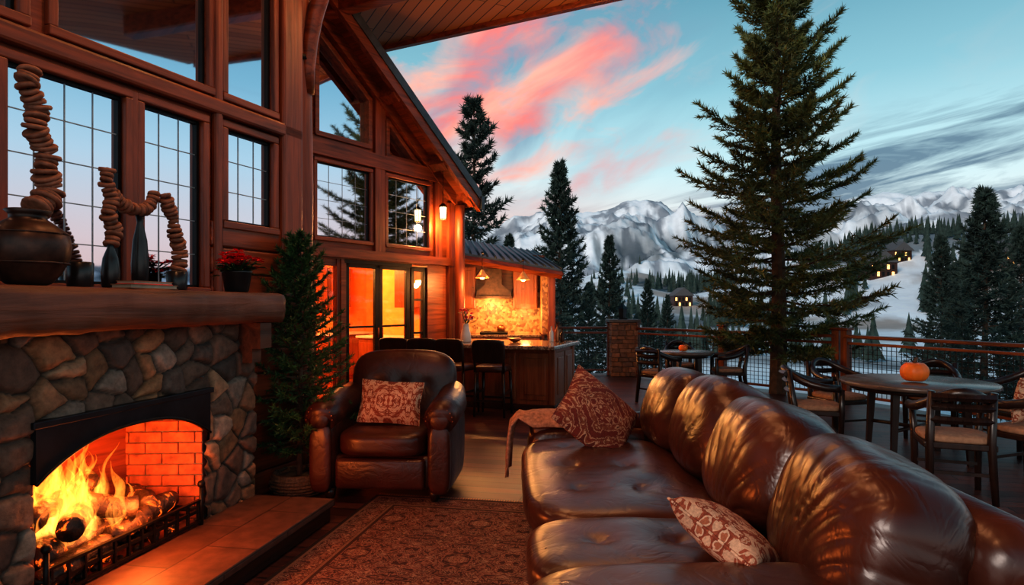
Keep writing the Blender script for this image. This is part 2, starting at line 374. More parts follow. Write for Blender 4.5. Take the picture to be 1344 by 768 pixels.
# ================================================================== LEFT WALL
WA=22; WQ=(-2.18,4.5,0); WR=R(90-WA)
b=B(); T=.18
z0,z1,zt=1.62,2.78,5.7
wins=[(-2.25,-1.40,z0,z1),(-1.254,-.599,z0,z1),(-.47,-.019,z0,z1),(.203,.665,2.11,2.79),(-1.0,.03,3.04,4.6),(.203,.665,3.04,4.4),(-2.25,-1.2,3.04,4.6)]
def wallgrid(b,x0,x1,za,zb,holes,y0,y1,mat):
    xs=sorted({x0,x1}|{h[0] for h in holes}|{h[1] for h in holes}); zs=sorted({za,zb}|{h[2] for h in holes}|{h[3] for h in holes})
    for i in range(len(xs)-1):
        for j in range(len(zs)-1):
            cx=(xs[i]+xs[i+1])/2; cz=(zs[j]+zs[j+1])/2
            if cx<x0 or cx>x1 or cz<za or cz>zb: continue
            if any(h[0]<cx<h[1] and h[2]<cz<h[3] for h in holes): continue
            b.box(xs[i],xs[i+1],y0,y1,zs[j],zs[j+1],mat)
wallgrid(b,-6.5,.98,0,zt,wins,0,T,WX)
for k in range(11):
    b.box(.05,.95,-.035,0,.02+k*.19,.2+k*.19,WX,.012)
b.make('wall_left',WQ,WR)
def window(name,loc,rz,x0,x1,za,zb,nx,nz,wood1=WX,wood2=WZ,fw=.055,glass=GLASS,y=0,mun=BLACK):
    b=B()
    b.box(x0-fw,x1+fw,y-.04,y+.06,zb,zb+fw,wood1,.008); b.box(x0-fw,x1+fw,y-.05,y+.06,za-fw,za,wood1,.008)
    b.box(x0-fw,x0,y-.04,y+.06,za,zb,wood2,.008); b.box(x1,x1+fw,y-.04,y+.06,za,zb,wood2,.008)
    q=.018
    b.box(x0,x0+q,y+.01,y+.05,za,zb,BLACK); b.box(x1-q,x1,y+.01,y+.05,za,zb,BLACK); b.box(x0,x1,y+.01,y+.05,za,za+q,BLACK); b.box(x0,x1,y+.01,y+.05,zb-q,zb,BLACK)
    b.box(x0+q,x1-q,y+.03,y+.036,za+q,zb-q,glass)
    for i in range(1,nx): 
        x=x0+(x1-x0)*i/nx; b.box(x-.003,x+.003,y+.026,y+.031,za,zb,mun)
    for i in range(1,nz):
        z=za+(zb-za)*i/nz; b.box(x0,x1,y+.026,y+.031,z-.003,z+.003,mun)
    return b.make(name,loc,rz)
grid=[(4,5),(4,5),(3,5),(3,3),(1,1),(1,1),(1,1)]
for i,(wn_,g_) in enumerate(zip(wins,grid)):
    window('window_%d'%(i+1),WQ,WR,*wn_,*g_,mun=MUN)
b=B()
b.box(-3.2,.97,-.07,0,2.86,2.97,WX,.02); b.box(-3.2,.97,-.07,0,1.48,1.565,WX,.015)
b.box(.07,.14,-.06,0,1.5,5.7,WZ,.02); b.box(.74,.97,-.07,0,1.5,5.7,WZ,.02); b.box(-.57,-.51,-.04,0,1.56,2.84,WZ,.015); b.box(-1.36,-1.3,-.04,0,1.56,2.84,WZ,.015)
b.box(-3.2,.97,-.12,0,4.7,4.9,WX,.02)
b.make('trim_1',WQ,WR)
# log column + brace
b=B()
zs=np.linspace(0,5.7,30)
b.tube([(.01*math.sin(z*1.7),.008*math.cos(z*2.3),z) for z in zs],[.135+.008*math.sin(z*3.1) for z in zs],WLOG,22)
b.tube([(0,0,0),(0,0,.12)],.17,BLACK,22)
for z in (3.62,):
    b.tube([(0,0,z),(0,0,z+.04)],.15,BLACK,22)
pts=[];
for i in range(12):
    t=i/11; pts.append((.08+1.25*(1-math.cos(t*1.45)),-.25*t,3.35+1.7*math.sin(t*1.45)))
b.tube(pts,.07,WX,10)
b.box(-.15,4.2,-.12,.12,5.1,5.4,WX,.02,M=Matrix.Rotation(R(-26),4,'Z'))
b.make('log_column',(-1.885,5.62,0))
b=B(); L=math.hypot(.93,3.35); b.box(0,L,0,.15,0,5.7,WX); b.make('wall_return',(-1.97,5.62,0),math.atan2(3.35,-.93))
# ================================================================== FIREPLACE
F0=(-1.85,4.55,0); FR=R(80)
fp=empty('stone_fireplace',F0,FR)
OX0,OX1,OZ0,OZ1=-1.74,-.53,.15,.96
def voro_panel(name,W,H,mapf,hole=None,seed=1,cell=.17,step=.010,amp=.05):
    rs=np.random.RandomState(seed)
    nx=int(W/step); nz=int(H/step)
    X,Z=np.meshgrid(np.linspace(0,W,nx),np.linspace(0,H,nz))
    pts=[]
    gx=int(W/cell)+3; gz=int(H/(cell*.75))+3
    for i in range(-1,gx):
        for j in range(-1,gz):
            if rs.rand()<.14: continue
            pts.append(((i+.5*(j%2)+rs.uniform(-.05,.85))*cell,(j+rs.uniform(-.05,.85))*cell*.75))
    pts=np.array(pts)
    wx=X+.022*(fbm(X*9,Z*9,3)-.5)*2; wz=Z+.022*(fbm(X*9+40,Z*9+9,3)-.5)*2
    xf=wx.ravel(); zf=wz.ravel()
    F1=np.empty(xf.size);F2=np.empty(xf.size);I=np.empty(xf.size,int)
    for a in range(0,xf.size,4000):
        d=np.hypot((xf[a:a+4000,None]-pts[None,:,0])*.82,zf[a:a+4000,None]-pts[None,:,1])
        o=np.argsort(d,axis=1)[:,:2]; r=np.arange(d.shape[0]); F1[a:a+4000]=d[r,o[:,0]];F2[a:a+4000]=d[r,o[:,1]];I[a:a+4000]=o[:,0]
    e=F2-F1; m_=np.clip(e/.06,0,1); m_=np.sqrt(np.clip(1-(1-m_)**2,0,1))
    mort=np.clip(e/.014,0,1)
    ch=rs.rand(len(pts)); pal=np.array([(.29,.14,.07),(.14,.075,.048),(.38,.21,.115),(.10,.066,.05),(.23,.13,.085),(.33,.155,.07),(.27,.19,.14)])
    ci=pal[rs.randint(0,len(pal),len(pts))]*(.65+.6*ch[:,None])
    hgt=m_*(amp*(.6+.6*ch[I]))+.012*fbm(xf*14,zf*14,4)*m_
    blot=.75+.5*fbm(xf*7+3,zf*7,4)[:,None]
    c=ci[I]*blot*mort[:,None]+np.array((.02,.014,.011))*(1-mort[:,None])
    V=np.array([mapf(x,z,h_) for x,z,h_ in zip(X.ravel(),Z.ravel(),hgt)])
    idx=np.arange(nx*nz).reshape(nz,nx)
    q=np.stack([idx[:-1,:-1],idx[:-1,1:],idx[1:,1:],idx[1:,:-1]],-1).reshape(-1,4)
    if hole:
        cx=X.ravel()[q].mean(1); cz=Z.ravel()[q].mean(1)
        q=q[~((cx>hole[0])&(cx<hole[1])&(cz>hole[2])&(cz<hole[3]))]
    return npmesh(name,V,q,[STONE],None,c,True,fp)
X0=-2.9
voro_panel('stone_face',2.9,1.4,lambda x,z,h:(X0+x,.02-h,z),(OX0-X0,OX1-X0,0,OZ1),3)
voro_panel('stone_end',.34,1.4,lambda x,z,h:(h-.02,x,z),None,5)
b=B()
b.box(X0,OX0,.02,.75,0,1.38,SLATE); b.box(OX1,-.02,.02,.3,0,1.38,SLATE); b.box(OX0,OX1,.02,.28,OZ1,1.38,SLATE)
b.make('core',parent=fp)
b=B()
def bricks(b,p0,ud,L,H,bw=.2,bh=.068):
    ang=math.atan2(ud[1],ud[0]); M0=Matrix.Translation(p0)@Matrix.Rotation(ang,4,'Z')
    k=0;z=0
    while z<H:
        x=-(bw/2 if k%2 else 0)
        while x<L:
            a=max(x,0);c=min(x+bw-.006,L)
            if c-a>.02: b.box(a,c,-.03+random.uniform(-.004,.004),.04,z,min(z+bh-.006,H),BRICK,.004,M=M0,seg=1)
            x+=bw
        z+=bh;k+=1
    b.box(0,L,-.015,.05,0,H,SLATE,M=M0)
bricks(b,(OX0+.15,.62,.1),(1,0),OX1-OX0-.3,.95)
bricks(b,(OX1-.15,.62,.1),(.15,-.62),.64,.95)
bricks(b,(OX0,0,.1),(.15,.62),.64,.95)
b.box(OX0-.05,OX1+.05,-.02,.7,.0,.14,BRICK); b.box(OX0-.05,OX1+.05,.03,.7,1.0,1.05,SLATE)
b.make('firebox',parent=fp)
b=B(); n=24; xa,xb=OX0,OX1
arc=[]
for i in range(n+1):
    t=i/n; x=xb-(xb-xa)*t; arc.append((x,.70+.17*(1-abs(2*t-1)**2.4)))
for i in range(n):
    (xa_,za_),(xb_,zb_)=arc[i],arc[i+1]
    b.prism([(xa_,za_),(xb_,zb_),(xb_,OZ1),(xa_,OZ1)],-.05,-.02,HOOD)
b.tube([(x,-.05,z) for x,z in arc],.009,BLACK,8)
b.box(xa-.02,xb+.02,-.062,-.01,OZ1-.012,OZ1+.02,HOOD,.004)
b.make('hood',parent=fp)
b=B(); b.box(X0,.0,-.60,.0,0,.10,WD,.01); b.box(X0-.01,.02,-.625,0,.10,.15,HEAR,.012)
b.make('hearth_slab',parent=fp)
b=B()
nx=90; prof=[(-.2,1.372),(-.215,1.40),(-.222,1.46),(-.215,1.54),(-.20,1.575),(-.16,1.582),(0,1.583),(.15,1.583)]
vs=[];fs=[]
for i in range(nx+1):
    x=-2.95+(2.95+.07)*i/nx
    yb=.316-.2126*(x+.107)-.10
    ring=list(prof)+[(yb,1.583),(yb,1.37),(.1,1.37)]
    for j,(y,z) in enumerate(ring):
        d=noise.noise(Vector((x*3.1,j*.7,z*9)))*.018+noise.noise(Vector((x*11,j*1.1,z*30)))*.009
        if y>-.17: d*=.1
        vs.append((x,y+d,z+(d*.7 if j in(0,1,4) else 0)))
m_=len(ring)
for i in range(nx):
    for j in range(m_):
        q=(j+1)%m_; fs.append((i*m_+j,(i+1)*m_+j,(i+1)*m_+q,i*m_+q))
fs.append(tuple(range(m_))); fs.append(tuple(range(nx*m_,(nx+1)*m_))[::-1])
b.raw(vs,fs,WMANT,True)
for xc in (-.10,-2.13):
    b.prism([(xc-.07,1.20),(xc+.07,1.20),(xc+.07,1.375),(xc-.07,1.375)],-.17,.03,WMANT)
    b.prism([(xc-.055,1.10),(xc+.055,1.10),(xc+.055,1.21),(xc-.055,1.21)],-.10,.03,WMANT)
b.make('mantel_beam',parent=fp)
b=B()
def logp(p0,p1,r,mat=LOGM):
    p0=Vector(p0);p1=Vector(p1); pts=[];rr=[]
    for i in range(9):
        t=i/8; q=p0.lerp(p1,t)+Vector((0,random.uniform(-.012,.012),random.uniform(-.01,.01))); pts.append(q); rr.append(r*random.uniform(.85,1.15))
    b.tube(pts,rr,mat,12)
logp((-1.62,.12,.30),(-.85,.16,.27),.075); logp((-1.6,.3,.31),(-.8,.34,.29),.08); logp((-1.5,.02,.42),(-.95,.38,.45),.065)
logp((-1.1,.0,.40),(-1.45,.36,.50),.06); logp((-.95,.03,.38),(-.75,.35,.38),.05); logp((-1.68,.0,.24),(-1.15,.06,.26),.06); logp((-1.6,.16,.47),(-1.15,.24,.56),.05); logp((-1.25,.02,.30),(-.72,.08,.33),.055)
for i in range(80):
    x=random.uniform(-1.66,-.7); y=random.uniform(0,.45); r=random.uniform(.015,.035)
    b.cush((x,y,.155+r*.6),(r*2.2,r*2,r*1.6),LOGM,3,2,(random.random()*3,0,random.random()*3))
b.make('burning_logs',parent=fp)
b=B()
for y in (-.04,.4):
    b.box(-1.68,-.62,y-.008,y+.008,.23,.25,BLACK)
for i in range(12):
    x=-1.66+i*.0925; b.box(x-.007,x+.007,-.045,.42,.235,.25,BLACK); b.box(x-.006,x+.006,-.052,-.036,.16,.30,BLACK)
b.box(-1.69,-.61,-.055,-.033,.295,.308,BLACK); b.box(-1.69,-.61,-.055,-.033,.165,.18,BLACK)
for x in (-1.69,-.62):
    b.tube([(x,-.05,.15),(x,-.05,.38)],.012,BLACK,8); b.cush((x,-.05,.40),(.045,.045,.045),BLACK,2,4); b.tube([(x,-.05,.25),(x,.42,.25),(x,.42,.15)],.01,BLACK,8)
b.make('fire_grate',parent=fp)
b=B()
def flame(x,y,z,h,wd,ph):
    pts=[];rr=[]
    for i in range(25):
        t=i/24
        pts.append((x+(.10*h*math.sin(t*5+ph)+.05*h*math.sin(t*12+ph*3))*t**.9,y+.03*math.sin(t*5+ph*2)*t,z+h*t))
        rr.append(max(.0012,wd*(math.sin(math.pi*min(1,t*.8+.16))**1.0)*(1-t)**.8*(1+.3*math.sin(t*13+ph))))
    b.tube(pts,rr,FLAME,16,flat=.5)
rsf=random.Random(4)
for i in range(44):
    x=-1.36+rsf.gauss(0,.16)
    if x<-1.64 or x>-.95: x=rsf.uniform(-1.6,-1.1)
    env=math.exp(-((x+1.42)/.14)**2)*.46+math.exp(-((x+1.14)/.08)**2)*.32+.09
    h=env*rsf.uniform(.55,1.15); flame(x,.15+rsf.uniform(-.12,.14),.34+rsf.uniform(-.04,.05),h,h*rsf.uniform(.10,.16)+.012,rsf.uniform(0,6))
b.make('flames',parent=fp)
# ================================================================== MANTEL DECOR
FM=Matrix.Translation(F0)@Matrix.Rotation(FR,4,'Z')
def fw(x,y,z): return FM@Vector((x,y,z))
MZ=1.583
def at(px):
    r=(px-672)/840; return (-1.85-4.55*r)/(.985*r-.174)
b=B()
b.lathe([(.06,0),(.085,.01),(.12,.05),(.155,.12),(.162,.18),(.15,.235),(.10,.275),(.07,.295),(.072,.315),(.09,.33),(.082,.335),(.055,.31)],(0,0,0),URN,32)
for z in (.1,.23): b.tube([(.15*math.cos(j/30*6.2832),.15*math.sin(j/30*6.2832),z) for j in range(31)],.005,URN,6)
b.make('bronze_urn',fw(-1.75,-.02,MZ))
def slices(name,path,r0,r1,loc,n,base=None,rz=FR):
    b=B(); path=[Vector(p) for p in path]
    seg=[0]
    for i in range(1,len(path)): seg.append(seg[-1]+(path[i]-path[i-1]).length)
    L=seg[-1]
    def P(t):
        d=t*L
        for i in range(1,len(path)):
            if d<=seg[i]: return path[i-1].lerp(path[i],(d-seg[i-1])/(seg[i]-seg[i-1]))
        return path[-1]
    for k in range(n):
        t=(k+.5)/n; p=P(t); d=(P(min(1,t+.02))-P(max(0,t-.02))).normalized()
        d=(d+Vector((random.uniform(-.2,.2),random.uniform(-.2,.2),random.uniform(-.1,.1)))).normalized()
        r=(r0+(r1-r0)*t)*random.uniform(.82,1.15); hh=L/n*.45
        a=p-d*hh; c=p+d*hh
        b.tube([a,p-d*hh*.9,p,p+d*hh*.9,c],[r*.7,r*.93,r*1.02,r*.93,r*.7],TERRA,14,flat=random.uniform(.8,1))
    b.tube([P(i/20) for i in range(21)],.008,BLACK,6)
    if base: base(b)
    return b.make(name,loc,rz)
slices('stacked_wood_sculpture',[(.0,0,.34),(.05,0,.38),(.09,0,.44),(.05,0,.52),(.07,0,.60),(0,0,.70),(.02,0,.80),(-.04,0,.88),(-.02,0,.96)],.062,.045,fw(-1.72,-.02,MZ),30)
def slimvase(h,r):
    def f(b):
        b.lathe([(r*.7,0),(r*.9,.01),(r,h*.35),(r*.8,h*.65),(r*.35,h*.88),(r*.5,h),(r*.4,h)],(0,0,0),DARKPOT,20)
    return f
s1=at(145); s2=at(192); s3=at(232)
slices('wood_slice_garland',[(0,0,.22),(.03,0,.30),(-.02,0,.38),(.01,0,.46),(-.03,0,.54),(-.02,0,.62)],.045,.036,fw(s1,0,MZ),17,base=slimvase(.24,.045))
slices('wood_slice_garland',[(-.22,0,.52),(-.15,0,.46),(-.08,0,.44),(-.01,0,.44),(.06,0,.46),(.10,0,.52),(.11,0,.56)],.042,.038,fw(s2,.04,MZ),17,base=slimvase(.42,.045))
slices('wood_slice_garland',[(.0,0,.09),(.03,0,.17),(.02,0,.26),(-.02,0,.34),(-.03,0,.42),(-.08,0,.50),(-.10,0,.56)],.048,.038,fw(s3,0,MZ),19,base=lambda b:b.lathe([(.05,0),(.055,.01),(.058,.11),(.05,.115)],(0,0,0),DARKPOT,20))
b=B(); b.lathe([(.05,0),(.055,.005),(.058,.12),(.052,.125),(.05,.02)],(0,0,0),DARKPOT,20); b.make('black_candle_pot',fw(at(105),.0,MZ))
b=B(); b.box(-.17,.17,-.06,.06,0,.004,BOOK1); b.box(-.165,.165,-.055,.055,.004,.018,PAPER); b.box(-.17,.17,-.06,.06,.018,.022,BOOK1); b.box(-.14,.14,-.05,.055,.022,.026,RED); b.box(-.137,.137,-.047,.05,.026,.036,PAPER); b.box(-.14,.14,-.05,.055,.036,.04,BOOK1)
b.make('stacked_books',fw(at(165),-.12,MZ),FR)
b=B(); b.lathe([(.065,0),(.075,.01),(.095,.13),(.10,.14),(.09,.145),(.08,.10)],(0,0,0),DARKPOT,24)
def leafq(b,p,d,l,wd,mat,up=.3):
    d=Vector(d).normalized(); s_=d.cross(Vector((0,0,1))); 
    if s_.length<.01: s_=Vector((1,0,0))
    s_.normalize(); p=Vector(p)
    b.raw([p,p+d*l*.5+s_*wd+Vector((0,0,l*up*.4)),p+d*l,p+d*l*.5-s_*wd+Vector((0,0,l*up*.4))],[(0,1,2,3)],mat)
for i in range(36):
    a=random.random()*6.28; r=random.uniform(0,.17); z=.18+random.uniform(0,.10)-r*.28; c=Vector((r*math.cos(a),r*math.sin(a),z))
    b.tube([(0,0,.12),c],.004,LEAF,5)
    for k in range(7):
        t=k*.9+a; leafq(b,c,(math.cos(t),math.sin(t),random.uniform(-.2,.45)),.055,.018,RED)
    for k in range(3):
        t=k*2.1+a; leafq(b,c-Vector((0,0,.04)),(math.cos(t),math.sin(t),-.1),.075,.02,LEAF)
b.make('potted_poinsettia',fw(at(302),-.05,MZ))
# ================================================================== HOUSE GABLE FACADE
G0=(-2.714,8.7,0); GR=R(55.5)
def roofz(t): return 5.42-.74*(t-.245)
def clip(poly,off=0):
    out=[]; n=len(poly)
    def ins(p): return p[1]<=roofz(p[0])-off+1e-6
    for i in range(n):
        p,q=poly[i],poly[(i+1)%n]
        if ins(p): out.append(p)
        if ins(p)!=ins(q):
            fp_=p[1]-(roofz(p[0])-off); fq=q[1]-(roofz(q[0])-off); t=fp_/(fp_-fq); out.append((p[0]+(q[0]-p[0])*t,p[1]+(q[1]-p[1])*t))
    return out
def rect(a,c,d,e): return [(a,d),(c,d),(c,e),(a,e)]
b=B()
for r_ in [rect(-2.2,.056,0,5.7),rect(.5,.59,0,2.15),rect(2.32,3.0,0,2.44),rect(.056,3.0,2.15,2.44),rect(1.027,1.386,2.44,5.5),rect(2.32,3.0,2.44,3.47),rect(.056,1.027,3.47,3.85),rect(1.386,3.0,3.47,3.78)]:
    b.prism(clip(r_),0,.18,WX)
def strip(a,c,off):
    b.prism([(a,roofz(a)-off),(c,roofz(c)-off),(c,roofz(c)),(a,roofz(a))],0,.18,WX)
strip(.056,1.027,.30); strip(1.386,2.05,.25)
b.prism(clip(rect(1.98,3.0,3.78,4.5)),0,.18,WX)
b.prism(rect(-.1,3.05,2.17,2.30),-.07,0,WX); b.prism(rect(-.1,3.0,3.55,3.76),-.08,0,WX)
for a,c in ((1.10,1.30),(2.45,2.62)): b.prism(clip(rect(a,c,2.3,5.5),.1),-.06,0,WZ)
b.prism(rect(2.80,3.02,0,3.25),-.06,.2,WZ)
b.make('wall_gable',G0,GR)
window('window_8',G0,GR,.056,1.027,2.44,3.47,4,4,mun=MUN); window('window_9',G0,GR,1.386,2.32,2.44,3.47,4,4,mun=MUN)
def polywin(name,poly):
    b=B(); b.prism(poly,.06,.07,GLASS)
    n=len(poly)
    for i in range(n):
        p,q=poly[i],poly[(i+1)%n]; d=math.hypot(q[0]-p[0],q[1]-p[1]); a=math.atan2(q[1]-p[1],q[0]-p[0])
        M=Matrix.Translation((p[0],0,p[1]))@Matrix.Rotation(-a,4,'Y')
        b.box(-.02,d+.02,-.04,.08,-.035,.035,WX,.008,M=M)
    b.make(name,G0,GR)
polywin('window_10',[(.056,3.85),(1.027,3.85),(1.027,roofz(1.027)-.3),(.056,roofz(.056)-.3)])
polywin('window_11',[(1.386,3.78),(2.03,3.78),(1.386,roofz(1.386)-.25)])
b=B()
tA,tB=-2.0,3.2
def rp(t,off): return (t,roofz(t)+off)
b.prism([rp(tA,.06),rp(tB,.06),rp(tB,.22),rp(tA,.22)],-.46,4,ROOFM)
b.prism([rp(tA,0),rp(tB,0),rp(tB,.06),rp(tA,.06)],-.40,4,WY)
b.prism([rp(tA,-.12),rp(tB,-.12),rp(tB,.07),rp(tA,.07)],-.44,-.36,WX)
b.prism([rp(tA,-.20),rp(tB-.2,-.20),rp(tB-.2,0),rp(tA,0)],-.10,.0,WX)
b.box(tB-.03,tB+.06,-.48,4,roofz(tB)-.08,roofz(tB)+.14,ROOFM)
for t in (1.2,2.3,3.0): b.prism([rp(t-.06,-.16),rp(t+.06,-.16),rp(t+.06,0),rp(t-.06,0)],-.40,0,WX)
b.make('gable_roof',G0,GR)
GM=Matrix.Translation(G0)@Matrix.Rotation(GR,4,'Z')
b=B(); zz_=np.linspace(0,3.2,12)
b.tube([(0,0,z) for z in zz_],.085,WLOG,14); b.make('porch_post',GM@Vector((2.92,-.2,0)))
b=B()
def leaf(b,x0,x1,z0,z1,nz=1):
    f=.075
    b.box(x0,x0+f,.03,.09,z0,z1,BLACK,.006); b.box(x1-f,x1,.03,.09,z0,z1,BLACK,.006); b.box(x0,x1,.03,.09,z1-f,z1,BLACK,.006); b.box(x0,x1,.03,.09,z0,z0+.2,BLACK,.006)
    for i in range(1,nz): 
        z=z0+.2+(z1-z0-.2)*i/nz; b.box(x0,x1,.04,.08,z-.015,z+.015,BLACK)
    b.box(x0+f,x1-f,.055,.062,z0+.2,z1-f,CLEAR)
leaf(b,.6,1.26,.02,2.12,2); leaf(b,1.26,1.93,.02,2.12,2); b.tube([(1.22,.0,1),(1.22,.0,1.15)],.012,COPPER,8); b.tube([(1.3,.0,1),(1.3,.0,1.15)],.012,COPPER,8)
b.box(.56,1.95,.0,.12,2.1,2.16,BLACK)
b.make('door_1',G0,GR)
b=B(); leaf(b,1.96,2.32,.3,2.12,3); b.box(1.95,2.33,0,.15,0,.3,WX); b.make('door_2',G0,GR)
b=B(); b.box(.0,.5,.04,.09,2.05,2.15,WX); b.box(.0,.06,.02,.1,0,2.15,WZ); b.box(.44,.5,.02,.1,0,2.15,WZ); b.box(.06,.44,.055,.062,0,2.05,CLEAR); b.make('door_3',G0,GR)
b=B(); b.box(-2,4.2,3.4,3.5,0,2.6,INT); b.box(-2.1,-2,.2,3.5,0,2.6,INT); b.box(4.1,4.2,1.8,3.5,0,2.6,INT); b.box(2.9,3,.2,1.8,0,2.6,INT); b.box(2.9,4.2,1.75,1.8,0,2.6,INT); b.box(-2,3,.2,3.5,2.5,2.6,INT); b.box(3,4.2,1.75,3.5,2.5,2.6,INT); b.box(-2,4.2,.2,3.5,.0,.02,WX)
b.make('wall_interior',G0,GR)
b=B(); b.box(2.35,2.88,.3,1.7,.02,.9,WCAB,.01); b.box(2.3,2.89,.28,1.72,.9,.94,WHITE,.006); b.box(2.55,2.88,.3,1.0,1.45,2.3,WCAB,.01)
for i in range(3): b.box(2.33,2.36,.33+i*.46,.33+i*.46+.42,.1,.82,WCAB,.008)
b.box(.0,3.6,2.75,3.38,.02,.9,WCAB,.01); b.box(-.05,3.65,2.7,3.39,.9,.94,WHITE,.006)
for i in range(7): b.box(.04+i*.5,.48+i*.5,2.725,2.75,.1,.82,WCAB,.01)
for i in range(5): b.box(.4+i*.62,.9+i*.62,3.05,3.38,1.45,2.25,WCAB,.01)
b.make('kitchen_cabinet_run',G0,GR)
b=B(); b.lathe([(.06,0),(.09,.02),(.10,.2),(.05,.28),(.05,.3)],(0,0,0),COPPER,20); b.make('copper_pot',GM@Vector((2.0,2.95,.945)))
def lantern(name,loc,top):
    b=B(); b.tube([(0,0,.16),(0,0,top)],.005,BLACK,6); b.lathe([(.02,.17),(.07,.12),(.065,.11)],(0,0,0),BLACK,8,False)
    b.lathe([(.045,-.08),(.055,.1),(.03,.11)],(0,0,0),BULB,8,False); b.lathe([(.06,-.1),(.06,-.085)],(0,0,0),BLACK,8,False)
    for i in range(4):
        a=i*1.5708; b.tube([(.058*math.cos(a),.058*math.sin(a),-.09),(.066*math.cos(a),.066*math.sin(a),.11)],.005,BLACK,5)
    return b.make(name,loc)
lp=GM@Vector((2.42,-.25,3.0))
lantern('hanging_lantern',lp,roofz(2.42)-3.0)
# ================================================================== PORCH CEILING
b=B()
e1=Vector((-1.86,10.3)); e2=Vector((1.13,8.8)); d=(e2-e1).normalized()
pL=e1-d*4; pR=e2+d*4.2
poly=[(pL.x,pL.y),(pR.x,pR.y),(pR.x,-3),(-6.2,-3),(-6.2,pL.y)]
b.slab(poly[::-1],5.7,5.8,CEIL); b.make('ceiling')
b=B()
ang=math.atan2(d.y,d.x)
b.box(-4,7.4,-.05,.05,5.62,5.95,WX,.01,M=Matrix.Translation((e1.x,e1.y,0))@Matrix.Rotation(ang,4,'Z'))
for k in range(1,6):
    q=e1-Vector((-d.y,d.x))*(1.7*k)
    b.box(-3.4,7.0,-.1,.1,5.42,5.71,WX,.02,M=Matrix.Translation((q.x,q.y,0))@Matrix.Rotation(ang,4,'Z'))
b.make('ceiling_beams')
b=B(); dl=[(-.6,3.4),(-.9,.8)]
for x,y in dl: b.lathe([(.09,0),(.09,.03),(.05,.03)],(x,y,5.66),BLACK,16); b.lathe([(.065,-.004),(.065,.01)],(x,y,5.66),BULB,16)
b.make('recessed_downlights')
gl_=[(.1,7.3,5.25,60),(-.9,4.9,5.1,45),(1.3,7.5,5.3,40)]  # added globes, hung just out of view to brighten the ceiling boards
for p in gl_:
    b=B(); b.tube([(0,0,0),(0,0,5.7-p[2])],.008,BLACK,6); b.cush((0,0,-.02),(.12,.12,.12),BULB,2,8); b.lathe([(.03,.05),(.05,.07),(.02,.10)],(0,0,0),BLACK,14); b.make('added_globe_fill',p[:3])
# ================================================================== OUTDOOR KITCHEN
b=B(); b.box(-1.35,.66,12.95,13.1,0,2.5,WX); b.box(.56,.66,11.9,12.95,.95,2.2,MOSA); b.box(-1.1,.56,12.93,12.952,.92,1.75,MOSA)
b.make('wall_kitchen')
b=B()
q=[(-1.02,11.25,2.36),(.9,11.6,2.06),(.45,14.0,2.60),(-1.25,13.6,2.84)]
vs=q+[(x,y,z+.08) for x,y,z in q]
b.raw(vs,[(3,2,1,0),(4,5,6,7),(0,1,5,4),(1,2,6,5),(2,3,7,6),(3,0,4,7)],ROOFM)
b.tube([(q[0][0],q[0][1]-.02,q[0][2]-.03),(q[1][0],q[1][1]-.02,q[1][2]-.03)],.07,WX,4,False); b.tube([q[1],q[2]],.05,WX,4,False)
for i in range(14):
    t=i/13; a=Vector(vs[4]).lerp(Vector(vs[5]),t)+Vector((0,0,.012)); c=Vector(vs[7]).lerp(Vector(vs[6]),t)+Vector((0,0,.012)); b.tube([a,c],.018,ROOFM,5)
b.make('kitchen_roof')
b=B(); b.box(.66,.80,11.75,11.89,0,2.06,WZ,.01); b.make('kitchen_post')
def cabinet(b,x0,x1,y0,y1,z0,z1,nd):
    b.box(x0,x1,y0,y1,z0,z1,WCAB,.008); w_=(x1-x0)/nd
    for i in range(nd):
        a=x0+i*w_+.015; c=x0+(i+1)*w_-.015
        b.box(a,c,y0-.02,y0,z0+.02,z1-.02,WCAB,.006); b.box(a+.05,c-.05,y0-.028,y0-.015,z0+.08,z1-.08,WCAB,.008)
        b.cush((c-.03,y0-.03,(z0+z1)/2),(.02,.02,.02),BLACK,2,3)
b=B(); cabinet(b,-1.3,-.72,12.6,12.95,1.42,2.25,2); cabinet(b,.02,.5,12.6,12.95,1.42,2.2,2); b.make('wall_cabinet')
b=B(); cabinet(b,-1.3,.55,12.3,12.93,0,.88,5); b.box(-1.32,.56,12.25,12.93,.88,.92,GRAN,.008); b.make('kitchen_counter')
b=B(); b.prism([(-.7,1.66),(-.02,1.66),(-.02,1.74),(-.2,1.9),(-.2,2.2),(-.52,2.2),(-.52,1.9),(-.7,1.74)],12.5,12.95,URN); b.box(-.72,0,12.46,12.95,1.62,1.67,URN,.006); b.make('range_hood')
b=B(); b.box(-.62,-.08,12.28,12.9,.925,.97,BLACK,.01); 
for x in (-.48,-.22): b.tube([(x,12.45,.97),(x,12.45,.985)],.07,BLACK,14); 
b.lathe([(.07,0),(.08,.08),(.06,.1),(.02,.12)],(-.22,12.6,.985),COPPER,16); b.make('cooktop')
def pendant(loc,top):
    b=B(); b.tube([(0,0,.12),(0,0,top)],.006,BLACK,6); b.lathe([(.02,.14),(.03,.12),(.06,.07),(.12,0),(.115,0),(.05,.06)],(0,0,0),SHADE,20); b.cush((0,0,.02),(.09,.09,.09),BULB,2,5)
    b.box(-.02,.02,-.01,.6,top,top+.02,BLACK); return b.make('pendant_lamp',loc)
pendant((-.5,10.75,1.95),.42); pendant((.19,10.85,1.92),.34)
A=(.58,8.95,0); IR=math.atan2(-.34,.94)
b=B(); Lx=2.1; Dy=1.05
b.box(-Lx,0,.0,Dy,.0,.88,WCAB,.01); b.box(-Lx,.02,-.02,Dy+.02,0,.09,WD,.01)
for i in range(4):
    x=-Lx+.04+i*.52; b.box(x,x+.46,-.02,0,.15,.82,WCAB,.01); b.box(x+.07,x+.39,-.03,-.01,.22,.75,WCAB,.012)
